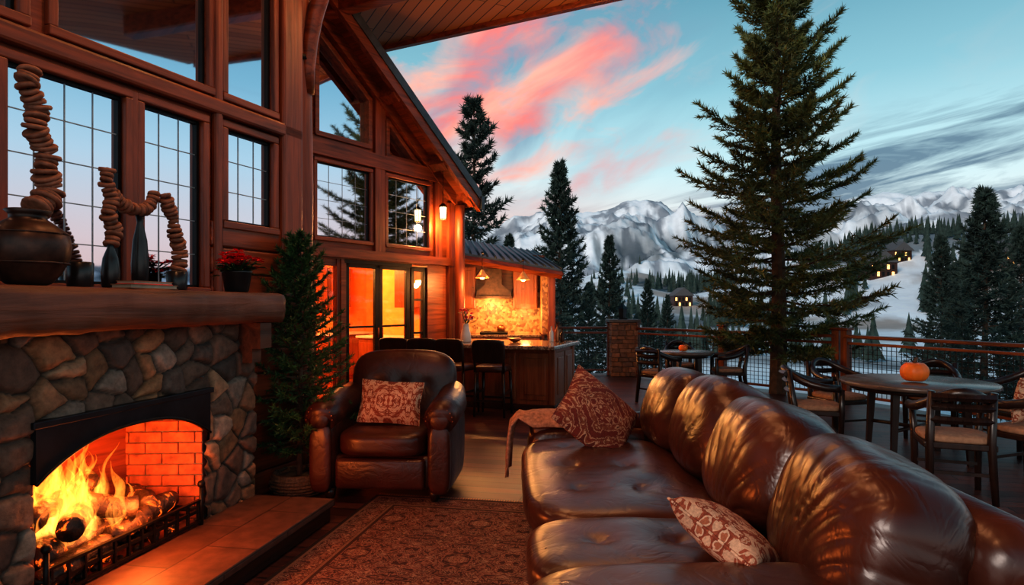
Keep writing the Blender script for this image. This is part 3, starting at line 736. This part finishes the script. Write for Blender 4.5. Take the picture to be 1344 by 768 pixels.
for i in range(2):
    y=.06+i*.5; b.box(0,.02,y,y+.44,.15,.82,WCAB,.01); b.box(.01,.032,y+.07,y+.37,.22,.75,WCAB,.012)
b.box(-.07,.03,-.03,.07,.09,.88,WCAB,.015); b.box(-.07,.03,Dy-.07,Dy+.03,.09,.88,WCAB,.015)
b.box(-Lx-.05,.1,-.3,Dy+.08,.88,.935,GRAN,.015)
b.make('kitchen_island',A,IR)
IM=Matrix.Translation(A)@Matrix.Rotation(IR,4,'Z')
b=B(); b.lathe([(.07,0),(.085,.01),(.075,.12),(.05,.22),(.045,.27),(.055,.28)],(0,0,0),WHITE,20)
for i in range(20):
    a=random.random()*6.28; r=random.uniform(.02,.13); c=Vector((r*math.cos(a),r*math.sin(a),random.uniform(.34,.5))); b.tube([(0,0,.26),c],.004,LEAF,4); b.cush(c,(.04,.04,.035),PINKF if i%2 else RED,2,3)
    leafq(b,c-Vector((0,0,.06)),(math.cos(a),math.sin(a),.2),.07,.015,LEAF)
b.make('flower_vase',IM@Vector((-1.45,.25,.935)))
b=B()
for i,(x,h) in enumerate([(0,.24),(.09,.28),(.17,.2)]): b.lathe([(.03,0),(.033,.01),(.033,h*.6),(.012,h*.75),(.012,h),(.014,h)],(x,.02*i,0),[WHITE,COPPER,URN][i],14)
b.make('condiment_bottles',IM@Vector((-.25,.75,.935)))
b=B(); b.lathe([(.02,0),(.06,.01),(.12,.06),(.115,.06),(.05,.015)],(0,0,0),COPPER,20); b.make('serving_bowl',IM@Vector((-.75,.5,.935)))
def barstool(loc,rz):
    b=B()
    for x in (-.19,.19):
        for y in (-.18,.18):
            b.tube([(x*1.1,y*1.1,0),(x,y,.62)],[.016,.022],WBLK,8)
    for y in (-.19,.19): b.box(-.2,.2,y-.01,y+.01,.2,.23,WBLK)
    for x in (-.2,.2): b.box(x-.01,x+.01,-.19,.19,.3,.33,WBLK)
    b.cush((0,0,.64),(.46,.44,.1),LEATH2,4,8)
    for x in (-.2,.2): b.tube([(x,-.19,.6),(x,-.24,1.02)],.018,WBLK,8)
    b.cush((0,-.235,.88),(.46,.05,.32),WBLK,5,8,(R(7),0,0))
    return b.make('bar_stool',loc,rz)
for x in (-.70,-1.22,-1.69,-2.1):
    p=IM@Vector((x,-.52,0)); barstool(p,IR+random.uniform(-.2,.2))
# ================================================================== RAILINGS & PILLARS
def railing(name,p,q,posts=2,first=0):
    p=Vector(p);q=Vector(q); L=(q-p).length; a=math.atan2(q.y-p.y,q.x-p.x); b=B()
    b.box(0,L,-.07,.07,.98,1.03,WX,.012); b.box(0,L,-.03,.03,.88,.92,WX,.006); b.box(0,L,-.03,.03,.08,.12,WX,.006)
    n=int(L/.075)
    for i in range(n+1):
        x=L*i/n; b.box(x-.0035,x+.0035,-.004,.004,.12,.88,BLACK)
    for i in range(1,11):
        z=.12+.07*i; b.box(0,L,-.0035,.0035,z-.0035,z+.0035,BLACK)
    for i in range(first,posts):
        x=L*i/(posts-1) if posts>1 else 0; b.box(x-.06,x+.06,-.06,.06,-.1,1.1,WZ,.012); b.box(x-.08,x+.08,-.08,.08,1.1,1.14,WX,.012)
    return b.make(name,(p.x,p.y,0),a)
railing('deck_railing',(.95,13.75,0),(2.1,13.75,0),2); railing('deck_railing',(2.6,13.4,0),(5.15,10.15,0),3)
railing('deck_railing',(5.22,10.0,0),(6.5,7.0,0),2); railing('deck_railing',(6.5,7.0,0),(8.8,1.4,0),4,1)
PSM=[simple('pillar_stone_%d'%i,c,.8,var=.35,scale=15) for i,c in enumerate([(.26,.12,.065),(.18,.095,.065),(.33,.165,.10)])]
def pillar(loc,h,w_):
    rs=random.Random(int(loc[0]*100)); b=B(); b.box(-w_/2+.02,w_/2-.02,-w_/2+.02,w_/2-.02,-.3,h,SLATE)
    z=0
    while z<h-.02:
        hh=min(rs.uniform(.07,.12),h-z)
        for side in range(4):
            M=Matrix.Rotation(side*math.pi/2,4,'Z'); x=-w_/2
            while x<w_/2-.01:
                L=min(rs.uniform(.1,.24),w_/2-x); b.box(x+.004,x+L-.004,-w_/2-rs.uniform(0,.015),-w_/2+.05,z+.004,z+hh-.004,rs.choice(PSM),.008,M=M,seg=1); x+=L
        z+=hh
    b.box(-w_/2-.05,w_/2+.05,-w_/2-.05,w_/2+.05,h,h+.06,SLATE,.012)
    b.make('stone_pillar',loc)
pillar((2.35,13.6,0),1.13,.55); pillar((.72,13.7,0),1.15,.42)
def postlantern(loc):
    b=B(); b.box(-.09,.09,-.09,.09,0,.03,BLACK,.005); b.lathe([(.07,.03),(.09,.22)],(0,0,0),HOOD,4,False)
    b.lathe([(.13,.22),(.02,.32),(.01,.34)],(0,0,0),BLACK,4,False)
    b.cush((0,0,.12),(.06,.06,.1),SHADE,2,4); b.make('pillar_lantern',loc)
postlantern((2.35,13.6,1.19)); postlantern((.72,13.7,1.21))
# ================================================================== CONIFERS
def conifer(name,H,Rr,zb,nbr,ntw,nn,nl,nw,mat,seed,loc,tr=.13,up=.25,pw=.8,var=(.62,1.12),s0=.18):
    rs=np.random.RandomState(seed); b=B()
    zs=np.linspace(0,H,14); b.tube([(.02*math.sin(z),.02*math.cos(z*1.3),z) for z in zs],[max(.006,tr*(1-z/H)**.8) for z in zs],BARK,10)
    NV=[];
    for i in range(nbr):
        t=(i+rs.rand())/nbr; t=t**1.05
        h=zb+(H-zb)*t*.99
        a=i*2.39996+rs.uniform(-.4,.4)
        L=Rr*((1-t)**pw)*rs.uniform(*var)+.06*Rr
        if t<.12: L*=.75+t*2
        dr=np.array((math.cos(a),math.sin(a),0.)); side=np.array((-math.sin(a),math.cos(a),0.))
        slope=-.25+.75*t+rs.uniform(-.12,.12)
        def P(s): return np.array((0,0,h))+dr*L*s+np.array((0,0,1.))*L*(slope*s+up*s*s)
        b.tube([tuple(P(s)) for s in (0,.33,.66,1)],[.018*Rr/1.7*(1-.5*t)+.004,.012*Rr/1.7+.003,.007,.003],BARK,4,cap=False)
        for k in range(ntw):
            s=s0+(1-s0)*(k+rs.rand())/ntw
            p=P(s); sg=1 if k%2 else -1
            l=L*.42*(1.05-s*.75)*rs.uniform(.7,1.2)
            td=dr*.75+side*sg*rs.uniform(.4,1.0)+np.array((0,0,slope*.7+2*up*s*.5+rs.uniform(-.25,.25))); td/=np.linalg.norm(td)
            if k>=ntw-2: td=dr+np.array((0,0,slope+2*up)); td/=np.linalg.norm(td); l=L*.2
            m=nn
            u=rs.rand(m,1); base=p+td*l*u
            rnd=rs.randn(m,3); rnd/=np.linalg.norm(rnd,axis=1,keepdims=True)
            dd=td*.8+rnd*.75+np.array((0,0,.1)); dd/=np.linalg.norm(dd,axis=1,keepdims=True)
            per=np.cross(dd,rs.randn(m,3)); per/=np.linalg.norm(per,axis=1,keepdims=True)
            ln=nl*rs.uniform(.6,1.2,(m,1))
            NV.append(np.stack([base-per*nw,base+per*nw,base+dd*ln],1))
    NV=np.concatenate(NV).reshape(-1,3)
    tv=np.array(b.v); tf=[]
    for f in b.f:
        for j in range(1,len(f)-1): tf.append((f[0],f[j],f[j+1]))
    tf=np.array(tf); V=np.concatenate([tv,NV]); NF=np.arange(len(NV)).reshape(-1,3)+len(tv)
    return npmesh(name,V,np.concatenate([tf,NF]),[BARK,mat],np.concatenate([np.zeros(len(tf)),np.ones(len(NF))]),loc=loc)
conifer('spruce_tree',8.4,1.85,1.15,165,20,38,.12,.0115,NEED,11,(4.5,10.85,-.5),tr=.15,up=.30,var=(.40,1.15),s0=.12,pw=.74)
fir=conifer('needles_and_trunk',1.95,.46,.24,130,10,18,.05,.0055,NEEDF,21,(0,0,.1),tr=.025,up=.3,pw=.62)
pe=empty('potted_fir_tree',(-1.70,5.10,0)); fir.parent=pe
b=B(); b.lathe([(.15,0),(.19,.03),(.215,.10),(.20,.17),(.19,.18),(.17,.12)],(0,0,0),WICK,28)
for k in range(7): 
    z=.02+k*.024; r=.165+.05*math.sin((k+1)/8*3.0)
    b.tube([((r+.006*math.sin(j*1.4+k*3.14))*math.cos(j/40*6.2832),(r+.006*math.sin(j*1.4+k*3.14))*math.sin(j/40*6.2832),z) for j in range(41)],.011,WICK,6)
b.lathe([(.17,.13),(.165,.14)],(0,0,0),BARK,20); b.make('wicker_basket',parent=pe)
b=B(); b.lathe([(.10,0),(.12,.02),(.15,.3),(.155,.32),(.13,.3)],(0,0,0),DARKPOT,24)
for i in range(80):
    a=random.random()*6.28; t=random.uniform(.1,.7); d_=(math.cos(a)*t,math.sin(a)*t,1.1-t*.5); c=Vector((.05*math.cos(a),.05*math.sin(a),.3)); e_=c+Vector(d_)*random.uniform(.1,.22)
    b.tube([c,e_],.003,LEAF,4); leafq(b,e_,d_,.07,.02,LEAF)
b.make('potted_shrub',(-1.72,6.5,0))
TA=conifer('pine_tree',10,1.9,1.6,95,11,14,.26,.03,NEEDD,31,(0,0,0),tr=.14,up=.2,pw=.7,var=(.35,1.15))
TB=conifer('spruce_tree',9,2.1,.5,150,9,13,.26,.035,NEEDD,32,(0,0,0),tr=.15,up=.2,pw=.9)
def place(o,px,ytop,Y,zb,h,first=False,wide=1.0):
    X=(px-672)/840*Y; zt=1.5+(400-ytop)*Y/840; sc=(zt-zb)/h
    if first: o.location=(X,Y,zb); o.scale=(sc*wide,sc*wide,sc); return o
    return clone(o,(X,Y,zb),random.random()*6,(sc*wide,sc*wide,sc))
place(TA,622,132,26,-2.5,10,True,.95)
place(TB,735,216,24,-2.5,9,True,.78)
for px,yt,Y,wd in [(800,312,30,.75),(850,368,36,.8),(876,388,42,.8),(668,310,34,.8),(772,372,40,.8)]: place(TB,px,yt,Y,-2.8,9,False,wd)
for px,yt,Y,wd in [(1293,250,21,1.0),(1236,312,26,.85),(1340,300,26,.9),(1262,365,34,.9)]: place(TB,px,yt,Y,-2.5,9,False,wd)
for x,y,s_ in [(15,3.5,.9),(21,8,1.0),(19,0,.8),(26,11,1.0),(24,3,1.2)]: clone(TB,(x,y,-2.5),random.random()*6,s_*.7)
# ================================================================== TERRAIN
P_far=np.array([(-3000,300),(400,300),(560,296),(640,294),(690,278),(735,266),(765,274),(800,266),(835,256),(855,255),(880,264),(920,280),(960,294),(1020,290),(1080,272),(1120,261),(1160,253),(1200,258),(1250,251),(1290,247),(1344,246),(1500,258),(2500,285),(9000,300)],float)
P_mid=np.array([(-3000,350),(560,345),(700,350),(760,352),(800,338),(850,345),(900,360),(960,352),(1040,330),(1100,312),(1140,298),(1200,288),(1270,292),(1344,286),(1500,288),(2500,320),(9000,330)],float)
azs=np.linspace(R(-50),R(115),1000); rsn=np.concatenate([np.geomspace(7,130,50),np.linspace(134,1000,260)])
AZ,RR=np.meshgrid(azs,rsn)
def topo(AZ,RR):
    c=np.cos(np.clip(AZ,-1.25,1.15)); pxs=672+840*np.tan(np.clip(AZ,-1.3,1.2))
    X=RR*np.sin(AZ);Y=RR*np.cos(AZ)
    far=(400-np.interp(pxs,P_far[:,0],P_far[:,1]))/840*c*820
    mid=(400-np.interp(pxs,P_mid[:,0],P_mid[:,1]))/840*c*430
    s1=np.clip((RR-430)/(820-430),0,1); s1=np.where(RR>820,np.clip(1-(RR-820)/260,0,1),s1)
    s2=np.clip((RR-210)/(430-210),0,1); s2=s2*s2*(3-2*s2); s2=np.where(RR>430,np.clip(1-(RR-430)/200,.0,1),s2)
    rid=fbm(X/95+5,Y/95+2,6,True)
    h1=far*(s1**1.1)*(1+(rid-.62)*1.25*(1-s1**5*.80)); h2=mid*s2*(1+(fbm(X/60,Y/60,5)-.5)*.6*(1-s2**8))
    valley=-3-6*np.clip((RR-20)/150,0,1)+2.2*(fbm(X/25,Y/25,4)-.5)*np.clip(RR/60,0,1)
    return np.maximum(np.maximum(h1,h2)-6,valley)+np.clip((RR-60)/200,0,1)*1.5*(fbm(X/12,Y/12,3)-.5),h1,h2,X,Y
Hh,h1,h2,XX,YY=topo(AZ,RR)
forest=np.clip((fbm(XX/38+3,YY/60,5)-.50)*9,0,1)
fz=fbm(XX/7,YY/7,4); forest=np.clip(forest*(.4+fz),0,1)
farmask=(h1>h2)&(RR>380)
elevn=np.clip(Hh/105,0,1)
runs=np.clip((np.abs(fbm(XX/26+9,YY/140+4,3)-.45)-.035)*22,0,1)
tl=np.clip((.95-elevn+(fz-.5)*.7)*5,0,1)*np.clip((fbm(XX/55+13,YY/80+7,5)-.40)*8,0,1)
forest=np.where(farmask,np.clip(np.maximum(forest,tl*.9),0,1)*np.clip(1.6-elevn*1.5,0,1)*runs,forest)
pxs=672+840*np.tan(np.clip(AZ,-1.3,1.2))
hillr=(RR>250)&(RR<520)&(pxs>1110)&(Hh>25); forest=np.where(hillr,np.clip(forest+.85,0,1),forest)
rk_=fbm(XX/26+50,YY/26,6,True); rock=np.clip((rk_-.64)*8,0,1)*farmask
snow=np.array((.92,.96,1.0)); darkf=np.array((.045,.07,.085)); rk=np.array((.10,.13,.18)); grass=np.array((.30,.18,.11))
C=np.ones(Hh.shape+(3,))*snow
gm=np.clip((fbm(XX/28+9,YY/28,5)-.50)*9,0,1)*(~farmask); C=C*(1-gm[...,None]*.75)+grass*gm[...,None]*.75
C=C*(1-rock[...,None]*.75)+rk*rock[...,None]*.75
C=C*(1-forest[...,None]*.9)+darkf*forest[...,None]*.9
nr,na=Hh.shape; idx=np.arange(nr*na).reshape(nr,na)
q=np.stack([idx[:-1,:-1],idx[1:,:-1],idx[1:,1:],idx[:-1,1:]],-1).reshape(-1,4)
npmesh('snowy_mountains',np.stack([XX,YY,Hh],-1).reshape(-1,3),q[:,::-1],[TERR],None,C.reshape(-1,3),True)
b=B(); b.slab([(-40,-30),(40,-30),(40,16),(-40,16)],-3.6,-3.3,SNOWG); b.make('ground')
V=[];Fc=[]; rs=np.random.RandomState(5)
LODG=[(1160,262,13,6.5),(897,285,9,5),(1318,250,13,6.5),(1185,275,9,5)]
cand=[]
while len(cand)<2700:
    a=rs.uniform(R(-12),R(62)); r=rs.uniform(90,560)
    x,y=r*math.sin(a),r*math.cos(a)
    f=fbm(np.array([x/38+3]),np.array([y/60]),5)[0]
    pxv=672+840*math.tan(a)
    if any(abs(pxv-l[0])<24 and l[1]-130<y<l[1]+14 for l in LODG): continue
    pr=np.clip((f-.49)*7,0.015,1)
    if r<200: pr*=.45
    if pxv>1110 and r>250: pr=max(pr,.85)
    if rs.rand()<pr: cand.append((a,r))
ca=np.array(cand); hz=topo(ca[:,0:1].T,ca[:,1:2].T)[0][0]
for (a,r),z in zip(cand,hz):
    x,y=r*math.sin(a),r*math.cos(a); h=rs.uniform(5,11)*(1 if r>150 else .7); w_=h*rs.uniform(.16,.24); k0=rs.uniform(0,1)
    for L_ in range(4):
        zb_=z+h*(.08+.21*L_); zt_=zb_+h*(.42-.04*L_) if L_<3 else z+h; rr_=w_*(1-.24*L_); base=len(V)
        for j in range(9):
            t=j/9*6.283+k0; q_=rr_*(1 if j%2 else .68); V.append((x+q_*math.cos(t),y+q_*math.sin(t),zb_-(.05*h if j%2 else 0)))
        V.append((x,y,zt_))
        for j in range(9): Fc.append((base+j,base+(j+1)%9,base+9))
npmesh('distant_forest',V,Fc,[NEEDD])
def lodge(px,Y,w_,hh):
    X=(px-672)/840*Y; a_=math.atan2(X,Y); r_=math.hypot(X,Y); z=float(topo(np.array([[a_]]),np.array([[r_]]))[0][0][0])-.3
    b=B(); b.box(-w_/2,w_/2,0,w_*.6,-2,hh,WD); b.prism([(-w_/2-.8,hh),(w_/2+.8,hh),(0,hh*1.75)],-.8,w_*.6+.6,SLATE)
    for j in range(2):
        for i in range(5): b.box(-w_/2+w_*(.08+.18*i),-w_/2+w_*(.17+.18*i),-.05,0,hh*(.12+.45*j),hh*(.4+.45*j),WINLIT if (i+j)%3==1 else BLACK)
    b.make('mountain_lodge',(X,Y,z),.2)
for l in LODG: lodge(*l)
# ================================================================== RUG
b=B(); b.box(-.95,.95,-1.75,1.75,0,.014,RUGM,.005,seg=1)
for i in range(95):
    x=-.94+i*.02
    for sy in (-1,1): b.box(x-.004,x+.004,min(sy*1.75,sy*1.81),max(sy*1.75,sy*1.81),.001,.006,THROW)
b.make('persian_rug',(-.43,3.12,.001),R(-10))
# ================================================================== ARMCHAIR
def softpad(tufts=None,amp=.008,fr=7,seed=1,td=.022):
    def f(u,w):
        d=noise.noise(Vector((w.x*fr+seed*7,w.y*fr,w.z*fr+seed)))*amp
        if tufts:
            for t in tufts:
                dv=w-Vector(t); q=dv.length; a=math.atan2(dv.y,dv.x if abs(dv.x)>abs(dv.z) else dv.z)
                d-=td*math.exp(-(q/.04)**2)+td*.5*math.exp(-(q/.12)**2)*(1+.35*math.sin(a*7+seed))
        return w+u.normalized()*d
    return f
b=B()
b.box(-.44,.44,-.40,.42,.09,.34,LEATH2,.04,seg=3,smooth=True)
b.box(-.34,.34,-.47,-.38,.10,.33,LEATH2,.03,seg=3,smooth=True)
b.cush((0,-.08,.43),(.70,.82,.21),LEATH2,4.5,18,fn=softpad([(0,0,.1),(-.2,.05,.1),(.2,.05,.1)],.006,5,2))
b.cush((0,.34,.74),(.90,.30,.70),LEATH2,4.2,24,(R(-12),0,0),fn=softpad([(-.22,-.14,.05),(.22,-.14,.05),(0,-.15,.05)],.008,4,3))
for sx in (-1,1):
    b.cush((sx*.44,-.03,.36),(.2,.86,.60),LEATH2,5,14,fn=softpad(None,.005,5,5))
    b.tube([(sx*.455,-.47,.62),(sx*.455,-.45,.63),(sx*.455,-.2,.65),(sx*.45,.1,.67),(sx*.42,.36,.72)],[.08,.12,.13,.13,.11],LEATH2,24)
    b.tube([(sx*.455,-.485,.62),(sx*.455,-.465,.62)],[.06,.085],LEATH2,20)
    b.cush((sx*.45,-.44,.33),(.17,.1,.52),LEATH2,4,8)
    for k in range(11):
        a=k/10*math.pi; b.cush((sx*.455+.10*math.cos(a),-.475,.62+.10*math.sin(a)),(.012,.012,.012),COPPER,2,2)
    for y in (-.38,.36): b.lathe([(.025,0),(.04,.04),(.045,.09)],(sx*.40,y,0),WBLK,12)
b.make('leather_armchair',(-.96,5.24,.016),R(-4))
def pillow(name,mat,w_,h_,th,loc,rot):
    b=B(); n=22; vs=[];fs=[]
    for side in (1,-1):
        for i in range(n+1):
            for j in range(n+1):
                u=2*i/n-1; v=2*j/n-1
                k=((1-u**2)*(1-v**2)); t=th*(max(k,0)**.38)*.5
                pin=1-.07*(1-abs(v))*abs(u)**3; pv=1-.07*(1-abs(u))*abs(v)**3
                t+=th*.03*noise.noise(Vector((u*3,v*3,side*2+w_)))*(k>0)
                vs.append((u*w_/2*pin,side*t*-1,v*h_/2*pv))
    m_=(n+1)*(n+1)
    for s_ in range(2):
        for i in range(n):
            for j in range(n):
                a=s_*m_+i*(n+1)+j; f=(a,a+n+1,a+n+2,a+1); fs.append(f if s_==0 else f[::-1])
    b.raw(vs,fs,mat,True)
    ring=[]
    for k in range(n): ring.append((2*k/n-1,-1))
    for k in range(n): ring.append((1,2*k/n-1))
    for k in range(n): ring.append((1-2*k/n,1))
    for k in range(n+1): ring.append((-1,1-2*k/n))
    b.tube([(u*w_/2*(1-.07*(1-abs(v))*abs(u)**3),0,v*h_/2*(1-.07*(1-abs(u))*abs(v)**3)) for u,v in ring],.006,mat,6)
    return b.make(name,loc,rot=rot)
pillow('floral_pillow',PIL2,.50,.34,.16,(-.97,5.12,.72),(R(-18),R(3),R(-4)))
# ================================================================== SOFA
b=B()
b.box(.12,1.55,1.92,5.15,.08,.34,LEATH,.05,seg=3,smooth=True)
ts=[(x,y,.10) for x in (-.22,.12) for y in (-.5,0,.5)]
b.cush((.57,3.87,.42),(1.02,1.80,.22),LEATH,4.5,40,fn=softpad(ts,.008,4,8))
ts=[(x,y,.10) for x in (-.22,.12) for y in (0,)]
b.cush((.57,2.63,.42),(1.02,.70,.22),LEATH,4,28,fn=softpad(ts,.008,4,9))
b.cush((.74,4.98,.33),(1.24,.38,.46),LEATH,5,22,fn=softpad(None,.006,4,10))
b.tube([(.14,4.98,.50),(.18,4.98,.505),(.6,4.98,.51),(1.3,4.98,.52)],[.08,.125,.135,.14],LEATH,24)
b.cush((.66,2.06,.36),(1.30,.44,.50),LEATH,4,26,fn=softpad(None,.008,4,11))
b.cush((1.52,3.52,.40),(.32,3.45,.68),LEATH,6,28,fn=softpad(None,.006,3,12))
b.tube([(1.52,1.85,.66),(1.52,1.92,.68),(1.52,3.5,.72),(1.52,5.1,.72),(1.52,5.16,.70)],[.09,.15,.16,.15,.09],LEATH,24)
def puff(seed,npl,amp):
    def f(u,w):
        a=math.atan2(w.y,w.z+.42); rr=math.hypot(w.y,w.z+.42)
        pl=math.sin(a*npl+noise.noise(Vector((w.y*2.5+seed,w.z*2.5,seed)))*3.2)
        pl=(1-abs(pl))**1.8*-1
        m=max(0,1-abs((rr-.42)/.38))**.7*(.55+.9*abs(noise.noise(Vector((w.y*3,w.z*3,seed)))))
        d=amp*pl*m+.018*noise.noise(Vector((w.x*3+seed,w.y*3,w.z*3)))
        return w+u.normalized()*d
    return f
cs=[(1.22,4.56,.73,.82,.60,9,.008),(1.25,3.86,.73,.84,.62,10,.009),(1.25,3.12,.71,.90,.62,13,.012),(1.25,2.33,.665,.90,.62,19,.016)]
for i,(x,y,z,wd,hh,npl,am) in enumerate(cs):
    b.cush((x,y,z),(.47,wd,hh),LEATH,2.9,52,(0,R(20),R([4,2,-2,-6][i])),fn=puff(i*5+1,npl,am))
for x in (.22,1.5):
    for y in (2.0,5.0): b.lathe([(.03,0),(.04,.05),(.045,.1)],(x,y,0),WBLK,12)
b.make('leather_sofa',(0,0,.016))
pillow('kilim_pillow',PIL1,.58,.58,.18,(.60,4.50,.715),(R(-46),R(40),R(4)))
pillow('floral_pillow',PIL2,.42,.38,.17,(.82,2.42,.62),(R(-62),R(20),R(52)))
b=B(); n=20; vs=[];fs=[]
pathp=[(.46,.655),(.38,.665),(.28,.67),(.16,.665),(.06,.645),(.0,.58),(-.02,.47),(-.03,.36),(-.035,.27)]
for i,(x,z) in enumerate(pathp):
    for j in range(n+1):
        v=j/n; y=4.78+.38*v*(1-.015*i)
        zz2=z-(.10*abs(2*v-1)**3 if i<4 else .0)+.012*math.sin(v*22+i*.4)*(.4 if i<4 else 0)
        xx=x-(.018*math.sin(v*24+i*.3) if i>=4 else 0)
        vs.append((xx,y,zz2))
for i in range(len(pathp)-1):
    for j in range(n): a=i*(n+1)+j; fs.append((a,a+1,a+n+2,a+n+1))
b.raw(vs,fs,THROW,True)
for j in range(30):
    y=4.78+.33*j/29; b.tube([(-.035,y,.28),(-.04+random.uniform(-.01,.01),y,.19)],[.006,.003],THROW,5)
o=b.make('throw_blanket',(0,0,.016)); md=o.modifiers.new('s','SOLIDIFY'); md.thickness=.014
# ================================================================== DINING SETS
TTOP=simple('table_top_wood',(.12,.08,.062),.25,var=.3,scale=6)
def dining_table(loc,r):
    b=B(); b.lathe([(r-.03,.70),(r,.715),(r,.74),(r-.01,.75),(.01,.75)],(0,0,0),TTOP,48)
    b.lathe([(r-.1,.66),(r-.08,.70)],(0,0,0),WBLK,40)
    for i in range(4):
        a=i*math.pi/2+.6; c,s_=math.cos(a)*r*.62,math.sin(a)*r*.62; b.tube([(c*1.1,s_*1.1,0),(c,s_,.68)],[.03,.045],WBLK,4,False)
    for i in range(2):
        a=i*math.pi/2+.6; c,s_=math.cos(a)*r*.62,math.sin(a)*r*.62; b.tube([(-c,-s_,.3),(c,s_,.3)],.018,WBLK,8)
    return b.make('dining_table',loc)
def chair_mesh():
    b=B()
    for x in (-.22,.22): b.tube([(x,-.21,0),(x*1.02,-.22,.44),(x*1.1,-.22,.66)],[.022,.03,.025],WBLK,8)
    for x in (-.2,.2): b.tube([(x*1.05,.26,0),(x,.2,.44),(x,.26,.84)],[.024,.032,.026],WBLK,8)
    b.box(-.24,.24,-.24,.22,.39,.44,WBLK,.01)
    b.cush((0,-.01,.465),(.48,.46,.075),TAN,4,8)
    arc=[]
    for i in range(17):
        a=math.pi*(i/16); arc.append((.27*math.cos(a),-.2+.5*math.sin(a)**.8,.67+.17*math.sin(a)**2))
    b.tube(arc,.03,WBLK,8,flat=1.3)
    for z,dy in ((.80,.03),(.72,.0),(.62,-.02)):
        xs=np.linspace(-.2,.2,9)
        for k in range(8): b.tube([(xs[k],.255+dy+.03*(1-(xs[k]/.2)**2),z),(xs[k+1],.255+dy+.03*(1-(xs[k+1]/.2)**2),z)],.028,WBLK,4,False)
    for y in (-.2,.22): b.box(-.21,.21,y-.01,y+.01,.2,.225,WBLK)
    return b
T1=(3.98,6.3); dining_table((*T1,0),.68)
CH=None
def put(x,y,t,rz=0):
    global CH
    a=math.atan2(y-t[1],x-t[0])-math.pi/2+rz
    if CH is None: CH=chair_mesh().make('dining_chair',(x,y,0),a); return CH
    return clone(CH,(x,y,0),a)
for x,y in [(3.50,5.08),(3.12,6.6),(3.72,7.3),(4.72,7.2),(4.35,5.3),(5.1,6.45)]: put(x,y,T1)
T2=(2.80,10.3); dining_table((*T2,0),.44)
for x,y in [(2.25,9.85),(3.45,10.2),(2.9,11.05)]: put(x,y,T2)
pillow('chair_cushion',PIL2,.42,.38,.14,(4.34,5.34,.71),(R(-10),0,R(202)))
def pumpkin(loc,r):
    b=B(); n=48;vs=[];fs=[]
    for i in range(13):
        ph=math.pi*i/12
        for j in range(n):
            t=2*math.pi*j/n; k=r*(.91+.09*abs(math.sin(t*5))**.5); rr=k*math.sin(ph)**.8+.002; vs.append((rr*math.cos(t),rr*math.sin(t),r*.8+r*.8*math.cos(ph)*(1-.12*(math.sin(ph)<.3))))
    for i in range(12):
        for j in range(n): q=(j+1)%n; fs.append((i*n+j,(i+1)*n+j,(i+1)*n+q,i*n+q))
    b.raw(vs,fs,PUMP,True); b.tube([(0,0,r*1.45),(.01,0,r*1.7),(.025,0,r*1.9)],[.018,.012,.014],BARK,8); b.make('pumpkin',loc)
pumpkin((3.9,6.2,.75),.125); pumpkin((2.74,10.25,.75),.07)
# ================================================================== LIGHTS
def light(name,kind,loc,e,col,size=.1,rot=None,spot=None):
    l=bpy.data.lights.new(name,kind); l.energy=e; l.color=col
    if kind in('POINT','SPOT'): l.shadow_soft_size=size
    if kind=='SPOT': l.spot_size=spot or R(110); l.spot_blend=.7
    o=bpy.data.objects.new(name,l); COL.objects.link(o); o.location=loc
    if rot: o.rotation_euler=rot
    return o
light('fire_light','POINT',fw(-1.3,.15,.62),52,(1,.19,.03),.15)
light('fire_light','POINT',fw(-1.15,-.08,.45),22,(1,.21,.04),.12)
for x,y in dl: light('downlight_lamp','SPOT',(x,y,5.6),150,(1,.42,.18),.08,spot=R(120))
for p in gl_: light('added_globe_light','POINT',(p[0],p[1],p[2]-.12),p[3],(1,.45,.18),.15)  # fill light of the added globes, warms the ceiling
for p,e in (((-.5,10.75,1.9),48),((.19,10.85,1.87),48)): light('pendant_bulb','POINT',p,e,(1,.42,.12),.05)
light('lantern_bulb','POINT',tuple(lp-Vector((0,0,.2))),70,(1,.42,.13),.06)
light('interior_lamp','POINT',tuple(GM@Vector((.6,1.3,2.2))),300,(1,.42,.11),.15); light('interior_lamp','POINT',tuple(GM@Vector((2.0,1.9,2.2))),170,(1,.42,.11),.15)
light('undercabinet_lamp','POINT',(-.4,12.3,1.5),45,(1,.45,.13),.1); light('undercabinet_lamp','POINT',(.25,12.3,1.35),22,(1,.45,.13),.1)
sl=light('afterglow_sun','SUN',(0,0,30),1.6,(1,.82,.72)); sl.data.angle=R(20)
sl.rotation_euler=Vector((.62,.70,-.36)).to_track_quat('-Z','Y').to_euler()
S.view_settings.view_transform='Standard'
for lk in ('Medium High Contrast','Standard - Medium High Contrast'):
    try: S.view_settings.look=lk; print('look set',lk); break
    except Exception as ex: print(ex)
